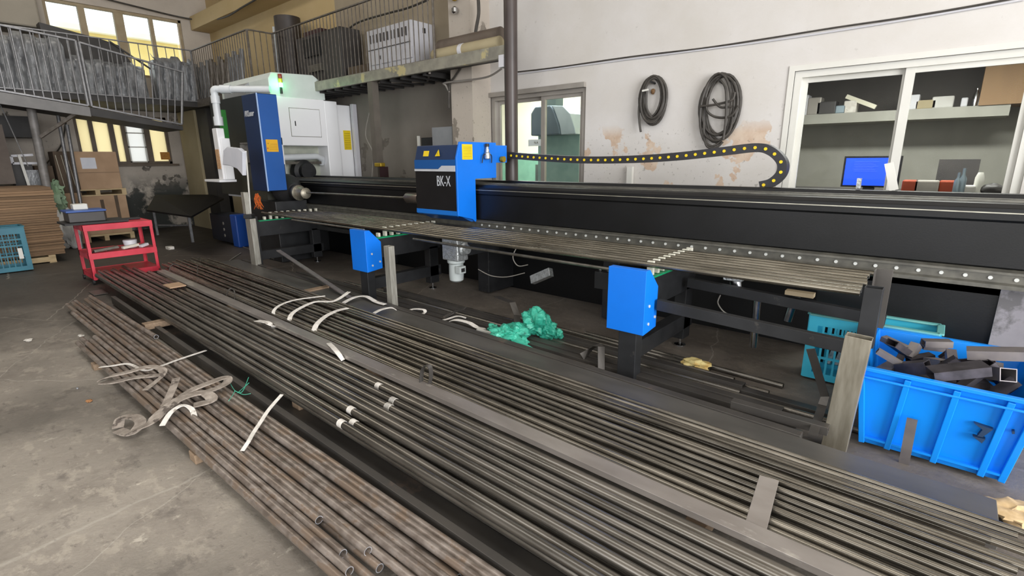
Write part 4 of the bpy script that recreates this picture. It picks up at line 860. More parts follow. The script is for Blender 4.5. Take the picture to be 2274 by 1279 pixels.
post('square_post', -7.80, -7.70, 3.13, 3.19, .86, 1.17, M['post'], 'upper steel post section just below the navy column')
o = MB().lathe([(.075, 0), (.08, .01), (.08, .055), (.075, .06)], (-7.68, 3.155, .80), 4).build('rubber_cap', M['rub']); tag(o, 'black rubber band around the far square post', 'band')
sl = thing('shaded_pole', (-7.95, 3.3, .8), 'thin pole with a folded white sheet on top before the navy column', 'pole')
MB().tube([(-7.99, 3.3, 0), P(557, 478, y=3.3), P(546, 335, y=3.3)], .012, 8).build('pole', M['wfr'], sl, smooth=True)
wc = [P(505, 334, y=3.3), P(513, 326, y=3.3), P(538, 329, y=3.3), P(548, 337, y=3.3), P(548, 390, y=3.3), P(536, 375, y=3.3), P(520, 368, y=3.3), P(503, 366, y=3.3)]
MB().prism([(p.x, p.z) for p in wc], 'y', 3.24, 3.30).build('folded_sheet', M['paper'], sl, bevel=.01)

# ================================================================ BLUE BIN, CRATES, SCRAP
bn = thing('blue_bin', (.1, 3.6, 0), 'bright blue plastic bin full of scrap at the right edge', 'bin')
T, Bt = (-.235, .475, 3.21, 4.02, .49), (-.19, .405, 3.27, 3.95, .02)
def ring(x0, x1, y0, y1, z): return [(x0, y0, z), (x1, y0, z), (x1, y1, z), (x0, y1, z)]
v = ring(*T) + ring(Bt[0], Bt[1], Bt[2], Bt[3], Bt[4]) + ring(T[0] + .012, T[1] - .012, T[2] + .012, T[3] - .012, T[4]) + ring(Bt[0] + .012, Bt[1] - .012, Bt[2] + .012, Bt[3] - .012, Bt[4] + .015)
fs = [(i, (i + 1) % 4, (i + 1) % 4 + 4, i + 4) for i in range(4)] + [(4, 5, 6, 7)] + [(i + 8, (i + 1) % 4 + 8, (i + 1) % 4 + 12, i + 12) for i in range(4)] + [(12, 13, 14, 15)] + [(i, (i + 1) % 4, (i + 1) % 4 + 8, i + 8) for i in range(4)]
MB().add(v, fs).build('bin_body', M['bin'], bn, bevel=.004)
rm = MB()
for (a, b) in (((T[0] - .015, T[2] - .015), (T[1] + .015, T[2] - .015)), ((T[1] + .015, T[2] - .015), (T[1] + .015, T[3] + .015)), ((T[1] + .015, T[3] + .015), (T[0] - .015, T[3] + .015)), ((T[0] - .015, T[3] + .015), (T[0] - .015, T[2] - .015))):
    rm.bar((a[0], a[1], .485), (b[0], b[1], .485), .035, .02); rm.bar((a[0], a[1], .435), (b[0], b[1], .435), .02, .012)
rm.build('rim', M['bin'], bn, bevel=.003)
for (xt, xb) in ((-.225, -.185), (-.021, -.068), (.175, .13), (.37, .317), (.46, .395)):
    MB().bar((xb + .012, 3.262, .03), (xt, 3.205, .47), .028, .045, (0, 1, 0)).build('rib', M['bin'], bn, bevel=.003)
for k in range(4):
    y = 3.35 + k * .18; MB().bar((.415, y, .03), (.485, y, .47), .03, .035, (1, 0, 0)).build('rib', M['bin'], bn, bevel=.003)
MB().bar((-.18, 3.252, .065), (.40, 3.252, .065), .03, .012).build('lower_rib', M['bin'], bn)
def tri(p, nm='gash'):
    return MB().prism([(q.x, q.z) for q in p], 'y', 3.205, 3.235).build(nm, mat('dark_gash', '12304f', '12304f', rough=.6), bn)
tri([P(2163, 937, y=3.22), P(2205, 951, y=3.22), P(2182, 968, y=3.22), P(2170, 966, y=3.22), P(2182, 952, y=3.22)]); tri([P(2160, 966, y=3.22), P(2188, 973, y=3.22), P(2180, 982, y=3.22)]); 
tri([P(2247, 955, y=3.22), P(2253, 955, y=3.22), P(2253, 961, y=3.22), P(2247, 961, y=3.22)])
sp_ = MB().bar(P(2007, 1030, y=3.19), P(2026, 930, y=3.19), .045, .008, (0, 1, 0)).build('steel_strip', M['scrapl']); tag(sp_, 'grey steel strip leaning on the front of the blue bin', 'steel strip')
# scrap pieces in the bin
sc = [(1965, 770, 4.0, .22, .07, 20, 'l'), (2030, 800, 3.8, .26, .06, -35, 'd'), (2080, 770, 3.9, .2, .08, 60, 'd'), (2100, 800, 3.7, .14, .05, 10, 'l'), (2130, 810, 3.75, .18, .07, 75, 'l'), (2060, 790, 3.7, .3, .05, -15, 'l'),
      (2010, 790, 3.7, .16, .05, 40, 'd'), (2150, 820, 3.6, .2, .08, -60, 'd'), (1985, 785, 3.6, .15, .04, -70, 'd'), (2180, 870, 3.5, .2, .06, 85, 'd'), (2205, 880, 3.45, .22, .07, 80, 'l'), (2240, 880, 3.5, .25, .09, 85, 'l'), (2090, 830, 3.5, .15, .05, 0, 'd'), (2040, 815, 3.5, .14, .05, -30, 'd'), (2120, 850, 3.4, .2, .05, -20, 'd')]
for i in range(34):
    L_ = rnd.uniform(.08, .2); w_ = rnd.uniform(.03, .075); a = rnd.uniform(0, 6.28); el = rnd.uniform(-.9, .9)
    dx = Vector((math.cos(a) * math.cos(el), math.sin(a) * math.cos(el), math.sin(el))) * L_ / 2
    q = Vector((rnd.uniform(-.13, .36), rnd.uniform(3.34, 3.88), rnd.uniform(.36, .45) + .03 * (i % 3)))
    o = (MB().boxtube(q - dx, q + dx, w_, w_ * rnd.uniform(.5, 1), .004) if i % 3 else MB().bar(q - dx, q + dx, w_, .006, (rnd.uniform(-1, 1), -.6, 1))).build('scrap_offcut', M['scrap' if i % 2 else 'scrapl'])
    tag(o, 'short dark steel offcut among the loose scrap filling the blue bin', 'scrap', 'steel offcuts in the blue bin')
o = MB().boxtube((.06, 3.27, .50), (.27, 3.36, .56), .10, .05, .004).build('long_offcut', M['scrap']); tag(o, 'long dark channel offcut resting on the front rim of the blue bin', 'scrap')
o = MB().boxtube((.20, 3.62, .545), (.46, 3.62, .60), .10, .05, .004).build('long_offcut', M['scrapl']); tag(o, 'long grey channel offcut sticking out to the right of the blue bin', 'scrap')
o = MB().blob((.10, 3.60, .22), .25, .29, .17, .15, 3, 4).build('scrap_pile', M['scrap']); tag(o, 'heap of small steel scrap filling the lower blue bin', 'scrap', kind='stuff')
# scrap on floor right of the bin
o = MB().blob(P(2255, 1140, z=.03), .12, .1, .04, .3, 2, 3, flat=.005).build('sawdust_heap', mat('tan_sawdust', 'b79c72', 'cbb189', rough=.9, scale=30), smooth=True); tag(o, 'tan crumpled debris on the floor past the end of the plate', 'debris')
# cyan crate with slots behind the tan post
def crate(name, label, x0, x1, y0, y1, z0, z1, m, m2, slots=12, grid=True, cat='crate'):
    t = thing(name, ((x0 + x1) / 2, (y0 + y1) / 2, z0), label, cat); h = z1 - z0; th = .012
    B(x0, x1, y0, y1, z0, z0 + th).build('crate_base', m, t)
    for (a, b, fixed, ax) in ((x0, x1, y0, 'x'), (x0, x1, y1, 'x'), (y0, y1, x0, 'y'), (y0, y1, x1, 'y')):
        w = MB()
        def bx(u0, u1, za, zb, k_=1.0):
            t_ = th * k_ / 2 + (.001 if ax == 'y' else 0)
            if ax == 'x': w.box(u0, u1, fixed - t_, fixed + t_, za, zb)
            else: w.box(fixed - t_, fixed + t_, u0, u1, za, zb)
        bx(a, b, z1 - h * .16, z1); bx(a, b, z0 - .001, z0 + h * .10, 1.05); bx(a - .001, a + .055, z0 + .001, z1 - .001, 1.12); bx(b - .055, b + .001, z0 + .001, z1 - .001, 1.12)
        for q in (.33, .56, .70): bx(a, b, z0 + h * q, z0 + h * (q + .035), .86)
        n = slots
        for k in range(n + 1):
            u = a + .05 + (b - a - .1) * k / n; bx(u - .007, u + .007, z0 + .004, z1 - .004, .7)
        w.build('crate_wall', m, t)
    rm = MB(); 
    rm.bar((x0, y0, z1), (x1, y0, z1), .04, .014); rm.bar((x0, y1, z1), (x1, y1, z1), .04, .014); rm.bar((x0, y0, z1), (x0, y1, z1), .04, .014); rm.bar((x1, y0, z1), (x1, y1, z1), .04, .014)
    rm.build('rim', m2, t, bevel=.004); return t
crate('slotted_crate', 'cyan slotted plastic crate behind the tan post', -.64, .085, 4.07, 4.315, .02, .50, M['cyan'], M['cyand'], 14)
for i in range(10):
    o = MB().bar((-.5 + .05 * i, 4.16 + .01 * (i % 3), .12), (-.48 + .05 * i, 4.24, .22), .03, .02).build('metal_part', M['castal']); tag(o, 'small bright metal part lying inside the cyan crate', 'part', 'bright parts in the cyan crate')

# ================================================================ MEZZANINE
def railing(name, label, segs, m, nb=None, pitch=.13, rb=.008, hr=.022, post_every=None):
    """segs: list of (bottom0, bottom1, top0, top1)"""
    t = thing(name, tuple(segs[0][0]), label, 'railing')
    for (b0, b1, t0, t1) in segs:
        b0, b1, t0, t1 = map(Vector, (b0, b1, t0, t1))
        MB().bar(t0, t1, hr * 1.6, hr).build('handrail', m, t, bevel=.003); MB().bar(b0, b1, hr * 1.6, hr).build('bottom_rail', m, t, bevel=.003)
        n = max(2, int((b1 - b0).length / pitch))
        for k in range(n + 1):
            u = k / n; r = rb * (2.2 if k in (0, n) else 1)
            MB().tube([b0.lerp(b1, u), t0.lerp(t1, u)], r, 6).build('baluster' if k not in (0, n) else 'newel', m, t, smooth=True)
    return t
ZD, ZR = 2.90, 3.95
railing('outer_railing', 'steel railing along the outer walkway at the top left', [((-12, -.6, 3.02), (-12, 2.42, 2.59), (-12, -.6, 3.95), (-12, 2.42, 3.66)), ((-12, 2.47, 2.58), (-12, 3.87, 2.33), (-12, 2.47, 3.64), (-12, 4.03, 3.33))], M['rails'], pitch=.115, rb=.011, hr=.03)
wk = MB().prism([(-.6, 2.99), (2.42, 2.56), (3.87, 2.30), (3.87, 2.22), (2.42, 2.42), (-.6, 2.84)], 'x', -13.05, -11.97).build('walkway_deck', M['deck']); tag(wk, 'dark sloping walkway deck under the outer railing', 'walkway')
MB().prism([(-.6, 2.99), (2.42, 2.56), (2.42, 2.40), (-.6, 2.76)], 'x', -11.97, -11.93).build('edge_beam', mat('grey_edge_beam', '6b6a6a', '777675', rough=.5), wk)
dk = MB(); dk.box(XL + .01, -13.1, -3, YB - .01, ZD - .12, ZD); dk.box(-13.1, -10.3, 4.66, YB - .01, ZD - .12, ZD); dk.box(-10.3, -5.78, 5.12, YB - .01, ZD - .06, ZD); dk.box(-5.78, -4.5, 5.12, 5.38, ZD - .06, ZD)
for k in range(17): dk.box(-10.2 + k * .26, -10.16 + k * .26, 5.14, YB - .01, ZD - .13, ZD - .06)
dk = dk.build('mezzanine_deck', M['deck']); tag(dk, 'dark steel mezzanine floor along the left and back walls', 'mezzanine')
MB().box(-10.3, -4.40, 5.06, 5.12, ZD - .10, ZD + .05).build('edge_beam', M['beamg'], dk, bevel=.004)
MB().box(-13.1, -10.3, 4.60, 4.66, ZD - .12, ZD + .04).build('edge_beam', M['raild'], dk); MB().box(-10.34, -10.28, 4.6, 5.12, ZD - .12, ZD + .04).build('edge_beam', M['raild'], dk)
for (a, b) in (((-7.3, 5.15, 2.8), (-6.6, 5.7, 2.8)), ((-5.9, 5.15, 2.8), (-6.6, 5.7, 2.8))): MB().bar(a, b, .03, .03).build('brace', M['raild'], dk)
railing('inner_railing', 'grey railing on the inner mezzanine edge before the upper window', [((-13.1, -1.0, ZD), (-13.1, 4.62, ZD), (-13.1, -1.0, ZR), (-13.1, 4.62, ZR))], M['rails'], pitch=.16)
railing('corner_railing', 'steel railing on the mezzanine corner above the operator panel', [((-13.1, 4.64, ZD), (-10.34, 4.64, ZD), (-13.1, 4.64, ZR), (-10.34, 4.64, ZR)), ((-10.31, 4.64, ZD), (-10.31, 5.1, ZD), (-10.31, 4.64, ZR), (-10.31, 5.1, ZR))], M['raild'], pitch=.11)
railing('long_railing', 'steel railing on the mezzanine above the white machine housing', [((-10.28, 5.1, ZD + .05), (-5.72, 5.1, ZD + .05), (-10.28, 5.1, ZR), (-5.72, 5.1, ZR + .0))], M['raild'], pitch=.105)
# supports
o = MB().bar((-7.25, 5.13, 0), (-7.25, 5.13, 2.82), .12, .12).build('support_post', mat('dull_post_paint', '57514a', '5f5951', rough=.6)); tag(o, 'dull brown post holding the mezzanine right of the white housing', 'post')
o = MB().tube([(-4.36, 5.12, 0), (-4.36, 5.12, ZC)], .082, 20).build('support_pipe', M['pipeb'], smooth=True); tag(o, 'dark brown vertical pipe column left of the sliding window', 'pipe column')
B(-4.50, -4.42, 5.05, 5.2, 2.70, 2.84).build('clamp_box', M['lcab'], o)
o = MB().tube([(-12.55, 1.66, 0), (-12.55, 1.72, 2.62)], .065, 14).build('support_pipe', mat('mottled_pipe', '6e6b68', '8a8784', rough=.5, scale=7), smooth=True); tag(o, 'mottled grey pipe column under the left walkway', 'pipe column')
MB().bar((-12.5, 1.75, 2.05), (-12.2, 2.25, 2.45), .05, .05).build('brace', M['raild'], o)
o = MB().tube([(-12.3, 1.3, 2.6), (-12.1, 1.45, 1.55)], .008, 8).build('hanging_rod', M['rails'], smooth=True); tag(o, 'thin steel rod hanging below the left walkway', 'rod')
o = MB().tube([(-7.26, 5.2, 2.80), (-7.235, 5.2, 2.17)], .012, 8).build('hanging_rod', M['chrome'], smooth=True); tag(o, 'bright hanging rod beside the brown post under the mezzanine', 'rod')
o = B(-8.84, -8.76, 5.70, 5.79, 0, 2.62).build('cable_duct', M['lcab'], bevel=.004); o.location.x = .02; tag(o, 'pale vertical cable duct against the right side of the white housing', 'cable duct')
# things on the mezzanine
wcb = thing('white_cabinet', (-6.95, 5.5, ZD), 'off-white equipment cabinet on the mezzanine behind the railing', 'cabinet')
B(-7.53, -6.42, 5.28, 5.70, ZD + .05, 3.60).build('body', M['lcab'], wcb, bevel=.01); 
for k in range(11): B(-7.45 + k * .09, -7.42 + k * .09, 5.27, 5.285, 3.40, 3.52).build('vent_slot', M['dcab'], wcb)
B(-7.50, -6.45, 5.268, 5.282, 3.30, 3.31).build('seam', M['dcab'], wcb); B(-7.2, -7.0, 5.265, 5.282, 3.15, 3.2).build('handle', M['dcab'], wcb); B(-6.425, -6.41, 5.5, 5.55, 3.45, 3.52).build('side_socket', M['rub'], wcb)
B(-7.5, -6.45, 5.3, 5.68, ZD, ZD + .05).build('plinth', M['dcab'], wcb)
for k in range(4): B(-7.44 + k * .27, -7.22 + k * .27, 5.262, 5.282, 3.08, 3.24).build('drawer_front', M['lcab'], wcb, bevel=.004)
dcb = thing('dark_cabinet', (-9.3, 5.5, ZD), 'dark grey machine cabinet on the mezzanine left of the white cabinet', 'cabinet')
B(-9.85, -8.35, 5.32, 5.72, ZD, 3.82).build('body', M['dcab'], dcb, bevel=.01); B(-9.55, -9.0, 5.28, 5.34, 3.45, 3.75).build('screen_panel', M['rub'], dcb); B(-9.4, -8.95, 5.27, 5.33, 3.18, 3.30).build('bracket', M['steel'], dcb)
B(-9.7, -9.1, 5.4, 5.7, 3.82, 3.92).build('top_box', mat('maroon_box', '3d2426', '3d2426', rough=.6), dcb)
o = MB().tube([(-10.28, 5.42, ZD), (-10.28, 5.42, 4.28)], .24, 20).build('dark_drum_stack', mat('dark_rubber_drum', '2e2826', '37302d', rough=.5), smooth=True); tag(o, 'tall dark brown cylinder on the mezzanine corner', 'cylinder')
o = MB().tube([(-10.66, 5.3, ZD), (-10.6, 5.3, 4.15)], .03, 8).build('pale_rod', M['pvc'], smooth=True); tag(o, 'pale rod standing left of the tall dark cylinder', 'rod')
o = B(-8.25, -7.60, 5.35, 5.72, ZD, 3.15).build('dark_box', M['cardd']); tag(o, 'low dark brown box between the two mezzanine cabinets', 'box')
rr = thing('pipe_roll', (-5.45, 5.5, 3.0), 'pale plastic pipe roll lying on the mezzanine end', 'roll')
MB().tube([(-5.85, 5.22, 3.02), (-4.62, 5.22, 3.02)], .085, 18).build('roll_body', M['beige'], rr, smooth=True); MB().tube([(-5.80, 5.29, 3.13), (-4.66, 5.29, 3.13)], .10, 18).build('dark_roll', mat('brown_sheet_roll', '5c5148', '655a50', rough=.6), rr, smooth=True)
MB().tube([(-5.32, 5.22, 3.02), (-5.25, 5.22, 3.02)], .089, 18).build('tape_band', M['lcab'], rr, smooth=True)
# wrapped goods on the left mezzanine
def wrapped(px, py, x, w_, h_, z0, label, d=.5, seed=0):
    """upright goods under crinkled plastic film: folded front, rounded top"""
    q = P(px, py, x=x); m = MB(); nu, nv = int(w_ / .022), 22; y0 = q.y - w_ / 2
    def surf(u, v):
        y = y0 + u * w_; zz = v * h_
        col = math.floor((y - .10 * zz) / .17); fr_ = (y - .10 * zz) / .17 - col
        rib = .05 * math.sin(math.pi * fr_) ** .6
        nn = mnoise.noise(Vector((y * 5, zz * 2.2, seed))) * .045 + mnoise.noise(Vector((y * 16, zz * 9, seed + 4))) * .016
        top = -.22 * max(0, v - .86) / .14
        return Vector((x - .07 + rib + nn + top, y + .02 * mnoise.noise(Vector((zz * 3, y, seed))), z0 + zz * (1 + .05 * math.sin(col * 2.4 + seed))))
    vs = [surf(i / nu, j / nv) for j in range(nv + 1) for i in range(nu + 1)]
    fs = [(j * (nu + 1) + i, j * (nu + 1) + i + 1, (j + 1) * (nu + 1) + i + 1, (j + 1) * (nu + 1) + i) for j in range(nv) for i in range(nu)]
    m.add(vs, fs); m.box(x - d, x - .14, y0 + .01, y0 + w_ - .01, z0, z0 + h_ * .9)
    o = m.build('wrapped_bundle', M['wrap'], smooth=True, angle=70); tag(o, label, 'wrapped goods', 'plastic-wrapped goods behind the left railings')
wrapped(10, 130, -13.35, 1.0, 1.0, ZD, 'tall plastic-wrapped bundle at the far left of the mezzanine', seed=1)
wrapped(90, 130, -13.3, .75, 1.02, ZD, 'plastic-wrapped bundle second from the left behind the railing', seed=2)
wrapped(175, 165, -13.3, .7, .72, ZD, 'low plastic-wrapped bundle in the middle of the left mezzanine', seed=3)
wrapped(270, 165, -13.3, .85, .70, ZD, 'grey-wrapped bundle in front of the upper left window', seed=4)
wrapped(392, 165, -13.3, .75, .92, ZD, 'grey-wrapped bundle at the mezzanine corner, tallest near the window', seed=5)
for i, (px, w_) in enumerate(((450, .7), (490, .9), (525, .7))):
    q = P(px, 170, y=4.95); m = MB()
    for k in range(7):
        xx = q.x - w_ / 2 + w_ * k / 6; m.tube([(xx, 4.9 + .04 * (k % 2), ZD), (xx + .05, 4.95, ZD + .9 - .08 * (k % 3))], .045, 8)
    o = m.build('upright_tube_bundle', M['raild'] if i % 2 else M['wrap'], smooth=True); tag(o, ['upright grey tubes bundled behind the corner railing, leftmost', 'upright dark tubes bundled behind the corner railing, middle', 'upright tubes bundled behind the corner railing, rightmost'][i], 'tube bundle', 'upright bundles on the mezzanine corner')
ap = thing('dark_equipment', (-13.6, 2.3, ZD), 'dark angular equipment in front of the upper left window', 'equipment')
MB().prism([(2.3, 2.95), (3.55, 2.95), (3.75, 3.4), (3.45, 3.95), (3.2, 4.02), (2.25, 4.18)], 'x', -13.9, -13.6).build('body', M['deck'], ap)
MB().bar((-13.58, 3.3, 4.0), (-13.58, 3.95, 3.55), .03, .03).build('strut', M['deck'], ap)
fn = MB().box(-14.9, -14.0, -.5, 2.35, 4.15, 5.2).build('ventilation_duct', mat('dull_duct', '8d877b', '7d776c', rough=.7, scale=1.2), bevel=.03); tag(fn, 'dull grey duct box at the top left corner', 'duct')

# cables on walls
def wire(name, pts, r, m, label, cat='cable', k=6): return tag(MB().tube(smoothpath(pts, k), r, 8).build(name, M[m], smooth=True), label, cat)
wire('wall_cable', [P(1146, 160, y=5.785), P(1240, 149, y=5.785), P(1400, 126, y=5.785), P(1560, 107, y=5.785), P(1700, 86, y=5.785), P(1850, 62, y=5.785), P(2000, 40, y=5.785), P(2150, 15, y=5.785), P(2274, -8, y=5.785)], .008, 'cable', 'long dark cable running along the top of the white wall')
wire('wall_conduit', [P(1146, 165, y=5.79), P(1400, 131, y=5.79), P(1700, 92, y=5.79), P(2000, 46, y=5.79), P(2274, -1, y=5.79)], .009, 'lcab', 'pale conduit just under the long dark cable')
wire('sagging_cable', [P(220, -6, x=-14.9), P(300, 14, x=-14.9), P(400, 38, x=-14.9), P(455, 45, y=5.5), P(500, 38, y=5.3), P(540, 15, y=5.3), P(575, -5, y=5.3)], .018, 'cable', 'black cable sagging across the yellow corner wall')
wire('hanging_cable', [P(950, 0, y=5.3), P(905, 18, y=5.4), P(860, 30, y=5.5), P(800, 48, y=5.6), P(775, 65, y=5.6), P(765, 90, y=5.6)], .016, 'cable', 'black cable draped behind the long mezzanine railing')
wire('hanging_hose', [P(1062, -5, y=5.3), P(1063, 30, y=5.3), P(1058, 60, y=5.3), P(1055, 82, y=5.3)], .022, 'cable', 'dark hose hanging above the pale pipe roll')
wire('wall_conduit', [P(1115, 152, y=5.35), P(1085, 170, y=5.35), P(1040, 178, y=5.36), P(988, 184, y=5.36), P(990, 190, y=5.38), P(998, 205, y=5.38)], .013, 'alu', 'bent grey conduit crossing the pier below the mezzanine end')
wire('wall_cable', [P(1030, 140, y=5.38), P(1010, 170, y=5.38), P(998, 190, y=5.38), P(997, 240, y=5.38)], .014, 'cable', 'dark cable running down the left edge of the pier')
wire('wall_cable', [P(820, 250, y=5.7), P(812, 300, y=5.7), P(828, 340, y=5.7), P(826, 392, y=5.7)], .008, 'cableg', 'thin pale cable hanging left of the brown post')
wire('wall_cable', [P(842, 350, y=5.7), P(851, 370, y=5.7), P(848, 395, y=5.7)], .008, 'cableg', 'thin pale cable hanging right of the brown post')
wire('wall_cable', [P(148, 260, x=-14.9), P(140, 310, x=-14.9), P(128, 335, x=-14.7), P(97, 370, x=-14.5)], .014, 'cable', 'black cable hanging beside the leaning brown box')
o = B(-3.05, -2.98, 5.74, 5.79, .3, 1.50).build('white_trunking', M['wfr']); tag(o, 'short pale trunking on the wall below the cable chain', 'trunking')
# coils
def coil(name, cx, cy, rx, rz, n, r, label, tail, seed, spread):
    rr_ = random.Random(seed); t = thing(name, (cx, 5.72, cy), label, 'cable coil')
    for k in range(n):
        a0 = rr_.uniform(0, 6.28); ex_ = rr_.uniform(-spread, spread); ez_ = rr_.uniform(-spread, spread); sx_ = rx + rr_.uniform(-spread, spread) * .8; sz_ = rz + rr_.uniform(-spread, spread) * 1.2
        pts = [Vector((cx + ex_ + sx_ * math.cos(a), 5.765 - r - .012 * (k % 4) + .006 * math.sin(a * 2 + k), cy + (rz - sz_) * .7 + ez_ * .3 + sz_ * math.sin(a))) for a in [2 * math.pi * i / 28 for i in range(29)]]
        MB().tube(pts, r, 8, caps=False).build('cable_turn', M['cable'], t, smooth=True)
    for pts in tail: MB().tube(smoothpath(pts, 5), r * .95, 8).build('cable_tail', M['cable'], t, smooth=True)
    MB().tube([(cx - .01, 5.8, cy + rz * .75), (cx - .01, 5.70, cy + rz * .78)], .012, 8).build('wall_peg', M['rub'], t, smooth=True)
    return t
coil('cable_coil', -2.765, 2.25, .14, .235, 9, .014, 'tight dark cable coil hanging on the white wall', [[P(1425, 205, y=5.72), P(1419, 240, y=5.72), P(1420, 270, y=5.72), P(1423, 293, y=5.72)], [P(1436, 200, y=5.70), P(1436, 240, y=5.7), P(1448, 262, y=5.72)]], 3, .028)
MB().ribbon([P(1426, 202, y=5.69), P(1440, 199, y=5.69)], .02, .01, (0, 0, 1)).build('white_tie', M['wfr'], bpy.data.objects['cable_coil'])
o = MB().blob(P(1450, 203, y=5.78), .028, .012, .03, .2, 2, 3).build('rusty_hook', mat('rusty_hook_steel', '6b4f33', '8a6a48', rough=.7), smooth=True); tag(o, 'small rusty hook inside the tight cable coil', 'hook')
cl2 = coil('loose_cable_coil', -2.0, 2.11, .165, .33, 6, .013, 'larger loose cable coil hanging right of the tight coil', [
    [P(1600, 178, y=5.7), P(1612, 200, y=5.68), P(1612, 262, y=5.68), P(1606, 310, y=5.68)], [P(1556, 236, y=5.7), P(1590, 232, y=5.69), P(1625, 222, y=5.69), P(1632, 205, y=5.7)],
    [P(1572, 215, y=5.7), P(1570, 245, y=5.7), P(1590, 260, y=5.7), P(1622, 258, y=5.7), P(1640, 235, y=5.7)], [P(1563, 270, y=5.7), P(1566, 300, y=5.7), P(1590, 312, y=5.69), P(1618, 295, y=5.7), P(1628, 260, y=5.7)],
    [P(1583, 220, y=5.69), P(1600, 238, y=5.69), P(1625, 236, y=5.69)], [P(1563, 300, y=5.71), P(1570, 325, y=5.71), P(1590, 328, y=5.71), P(1605, 315, y=5.71)]], 8, .035)

# ================================================================ LEFT BACKGROUND
# cardboard sheets on pallet
cs_ = thing('cardboard_stack', (-11.8, .7, .1), 'tall stack of flat brown cardboard on a pallet at the left edge', 'cardboard stack')
m = MB(); z = .13; k = 0
while z < 1.2:
    h = rnd.uniform(.03, .05); j = rnd.uniform(-.015, .015); m.box(-12.4, -11.2 + j, -.4, 1.57 + rnd.uniform(-.02, .01), z, z + h - .004); z += h
m.build('sheets', M['cards'], cs_)
pl = MB()
for yy in (-.3, .1, .55, 1.0, 1.33): pl.box(-12.4, -11.18, yy, yy + .09, .0, .02); pl.box(-12.4, -11.18, yy, yy + .09, .10, .125)
for xx in (-12.4, -11.85, -11.28): pl.box(xx, xx + .09, -.3, 1.42, .02, .10)
tag(pl.build('wooden_pallet', M['pine']), 'pale wooden pallet under the tall cardboard stack', 'pallet')
# teal crate tipped on its side
tc = crate('teal_crate', 'dark teal plastic crate standing on its side at the left edge', -10.95, -10.58, .35, 1.05, .02, .68, M['teal'], M['teal'], 9)
B(-10.575, -10.572, .93, .98, .2, .36).build('white_tag', M['wfr'], tc)
# bags
bg = MB().blob((-12.75, 1.86, .40), .26, .22, .42, .22, 2, 5, flat=.0).build('woven_bag', M['bag'], smooth=True); tag(bg, 'white woven sack beside the cardboard stack', 'sack')
text('bag_print', '15000', .09, frame_mtx((-12.50, 1.90, .52), (.15, 1, 0), (0, 0, 1)), M['inkr'], bg, .002)
gb = MB().blob((-12.75, 1.80, .98), .2, .17, .28, .4, 2.5, 7).build('green_bag', M['bagg'], smooth=True); tag(gb, 'crumpled pale green plastic on top of the white sack', 'plastic bag')
# cartons
def carton(x0, x1, y0, y1, z0, z1, label, m='card'):
    o = B(x0, x1, y0, y1, z0, z1).build('carton', M[m], bevel=.008); tag(o, label, 'carton'); return o
c1 = carton(-14.3, -13.5, 2.33, 3.03, 1.07, 1.82, 'upper brown carton with a white label below the left windows'); B(-13.5, -13.495, 2.42, 2.66, 1.48, 1.70).build('shipping_label', M['paper'], c1); B(-13.5, -13.492, 2.33, 3.03, 1.40, 1.405).build('fold_line', M['cardd'], c1)
c2 = carton(-14.3, -13.5, 2.10, 3.06, .14, .93, 'lower brown carton carrying a pallet and another carton')
B(-13.5, -13.494, 2.60, 2.66, .45, .85).build('side_slot', M['cardd'], c2); B(-13.5, -13.494, 2.85, 2.91, .40, .93).build('side_slot', M['cardd'], c2)
p2_ = MB(); p2_.box(-14.3, -13.48, 2.1, 3.08, .93, .955); p2_.box(-14.3, -13.48, 2.1, 3.08, 1.045, 1.07)
for yy in (2.1, 2.55, 3.0): p2_.box(-14.3, -13.48, yy, yy + .08, .955, 1.045)
tag(p2_.build('wooden_pallet', M['pine']), 'thin pallet between the two brown cartons', 'pallet')
p3 = MB(); p3.box(-14.3, -13.48, 2.1, 3.08, .10, .14)
for yy in (2.1, 2.55, 3.0): p3.box(-14.3, -13.48, yy, yy + .08, 0, .10)
tag(p3.build('wooden_pallet', M['pine']), 'pallet on the floor under the lower brown carton', 'pallet')
bb = carton(-13.9, -13.4, 2.0, 2.28, 1.02, 1.82, 'narrow dark brown upright box with pale stripes', 'cardd')
for k in range(3): MB().bar((-13.39, 2.03 + k * .085, 1.75), (-13.39, 2.07 + k * .085, 1.15), .012, .006, (0, 1, 0)).build('pale_stripe', M['cream'], bb)
carton(-13.9, -13.35, 1.98, 2.3, .0, 1.02, 'tall plain box under the striped dark box', 'card')
carton(-13.95, -13.5, 1.70, 1.97, .8, 1.55, 'dark brown board with a pale panel left of the striped box', 'cardd')
for i, (a, b) in enumerate((((-12.6, 2.0, .0), (-12.95, 2.13, 2.5)), ((-12.6, 2.1, .0), (-12.95, 2.23, 2.3)))):
    o = MB().tube([a, b], .03, 10).build('leaning_pipe', M['rails'], smooth=True); tag(o, ['grey pipe leaning in front of the brown cartons, left of two', 'grey pipe leaning in front of the brown cartons, right of two'][i], 'pipe')
dkp = B(-13.0, -12.6, -.6, 1.30, 1.25, 2.25).build('dark_board', mat('dark_brown_board', '5a514b', '635a53', rough=.8)); dkp.location.z = 0; tag(dkp, 'dark brown board or cabinet above the cardboard stack', 'cabinet')
B(-12.9, -12.7, -.4, 1.1, 0, 1.25).build('board_support', M['deck'], dkp)
fa = thing('white_frame_machine', (-13.1, 1.5, .0), 'white framed apparatus beside the mottled pipe column', 'machine')
for (a, b) in (((1.36, 1.73), (1.66, 1.75)), ((1.36, 1.60), (1.70, 1.60)), ((1.36, 1.72), (1.36, 1.60))): MB().bar((-13, a[0], a[1]), (-13, b[0], b[1]), .04, .03, (1, 0, 0)).build('frame_bar', M['lcab'], fa)
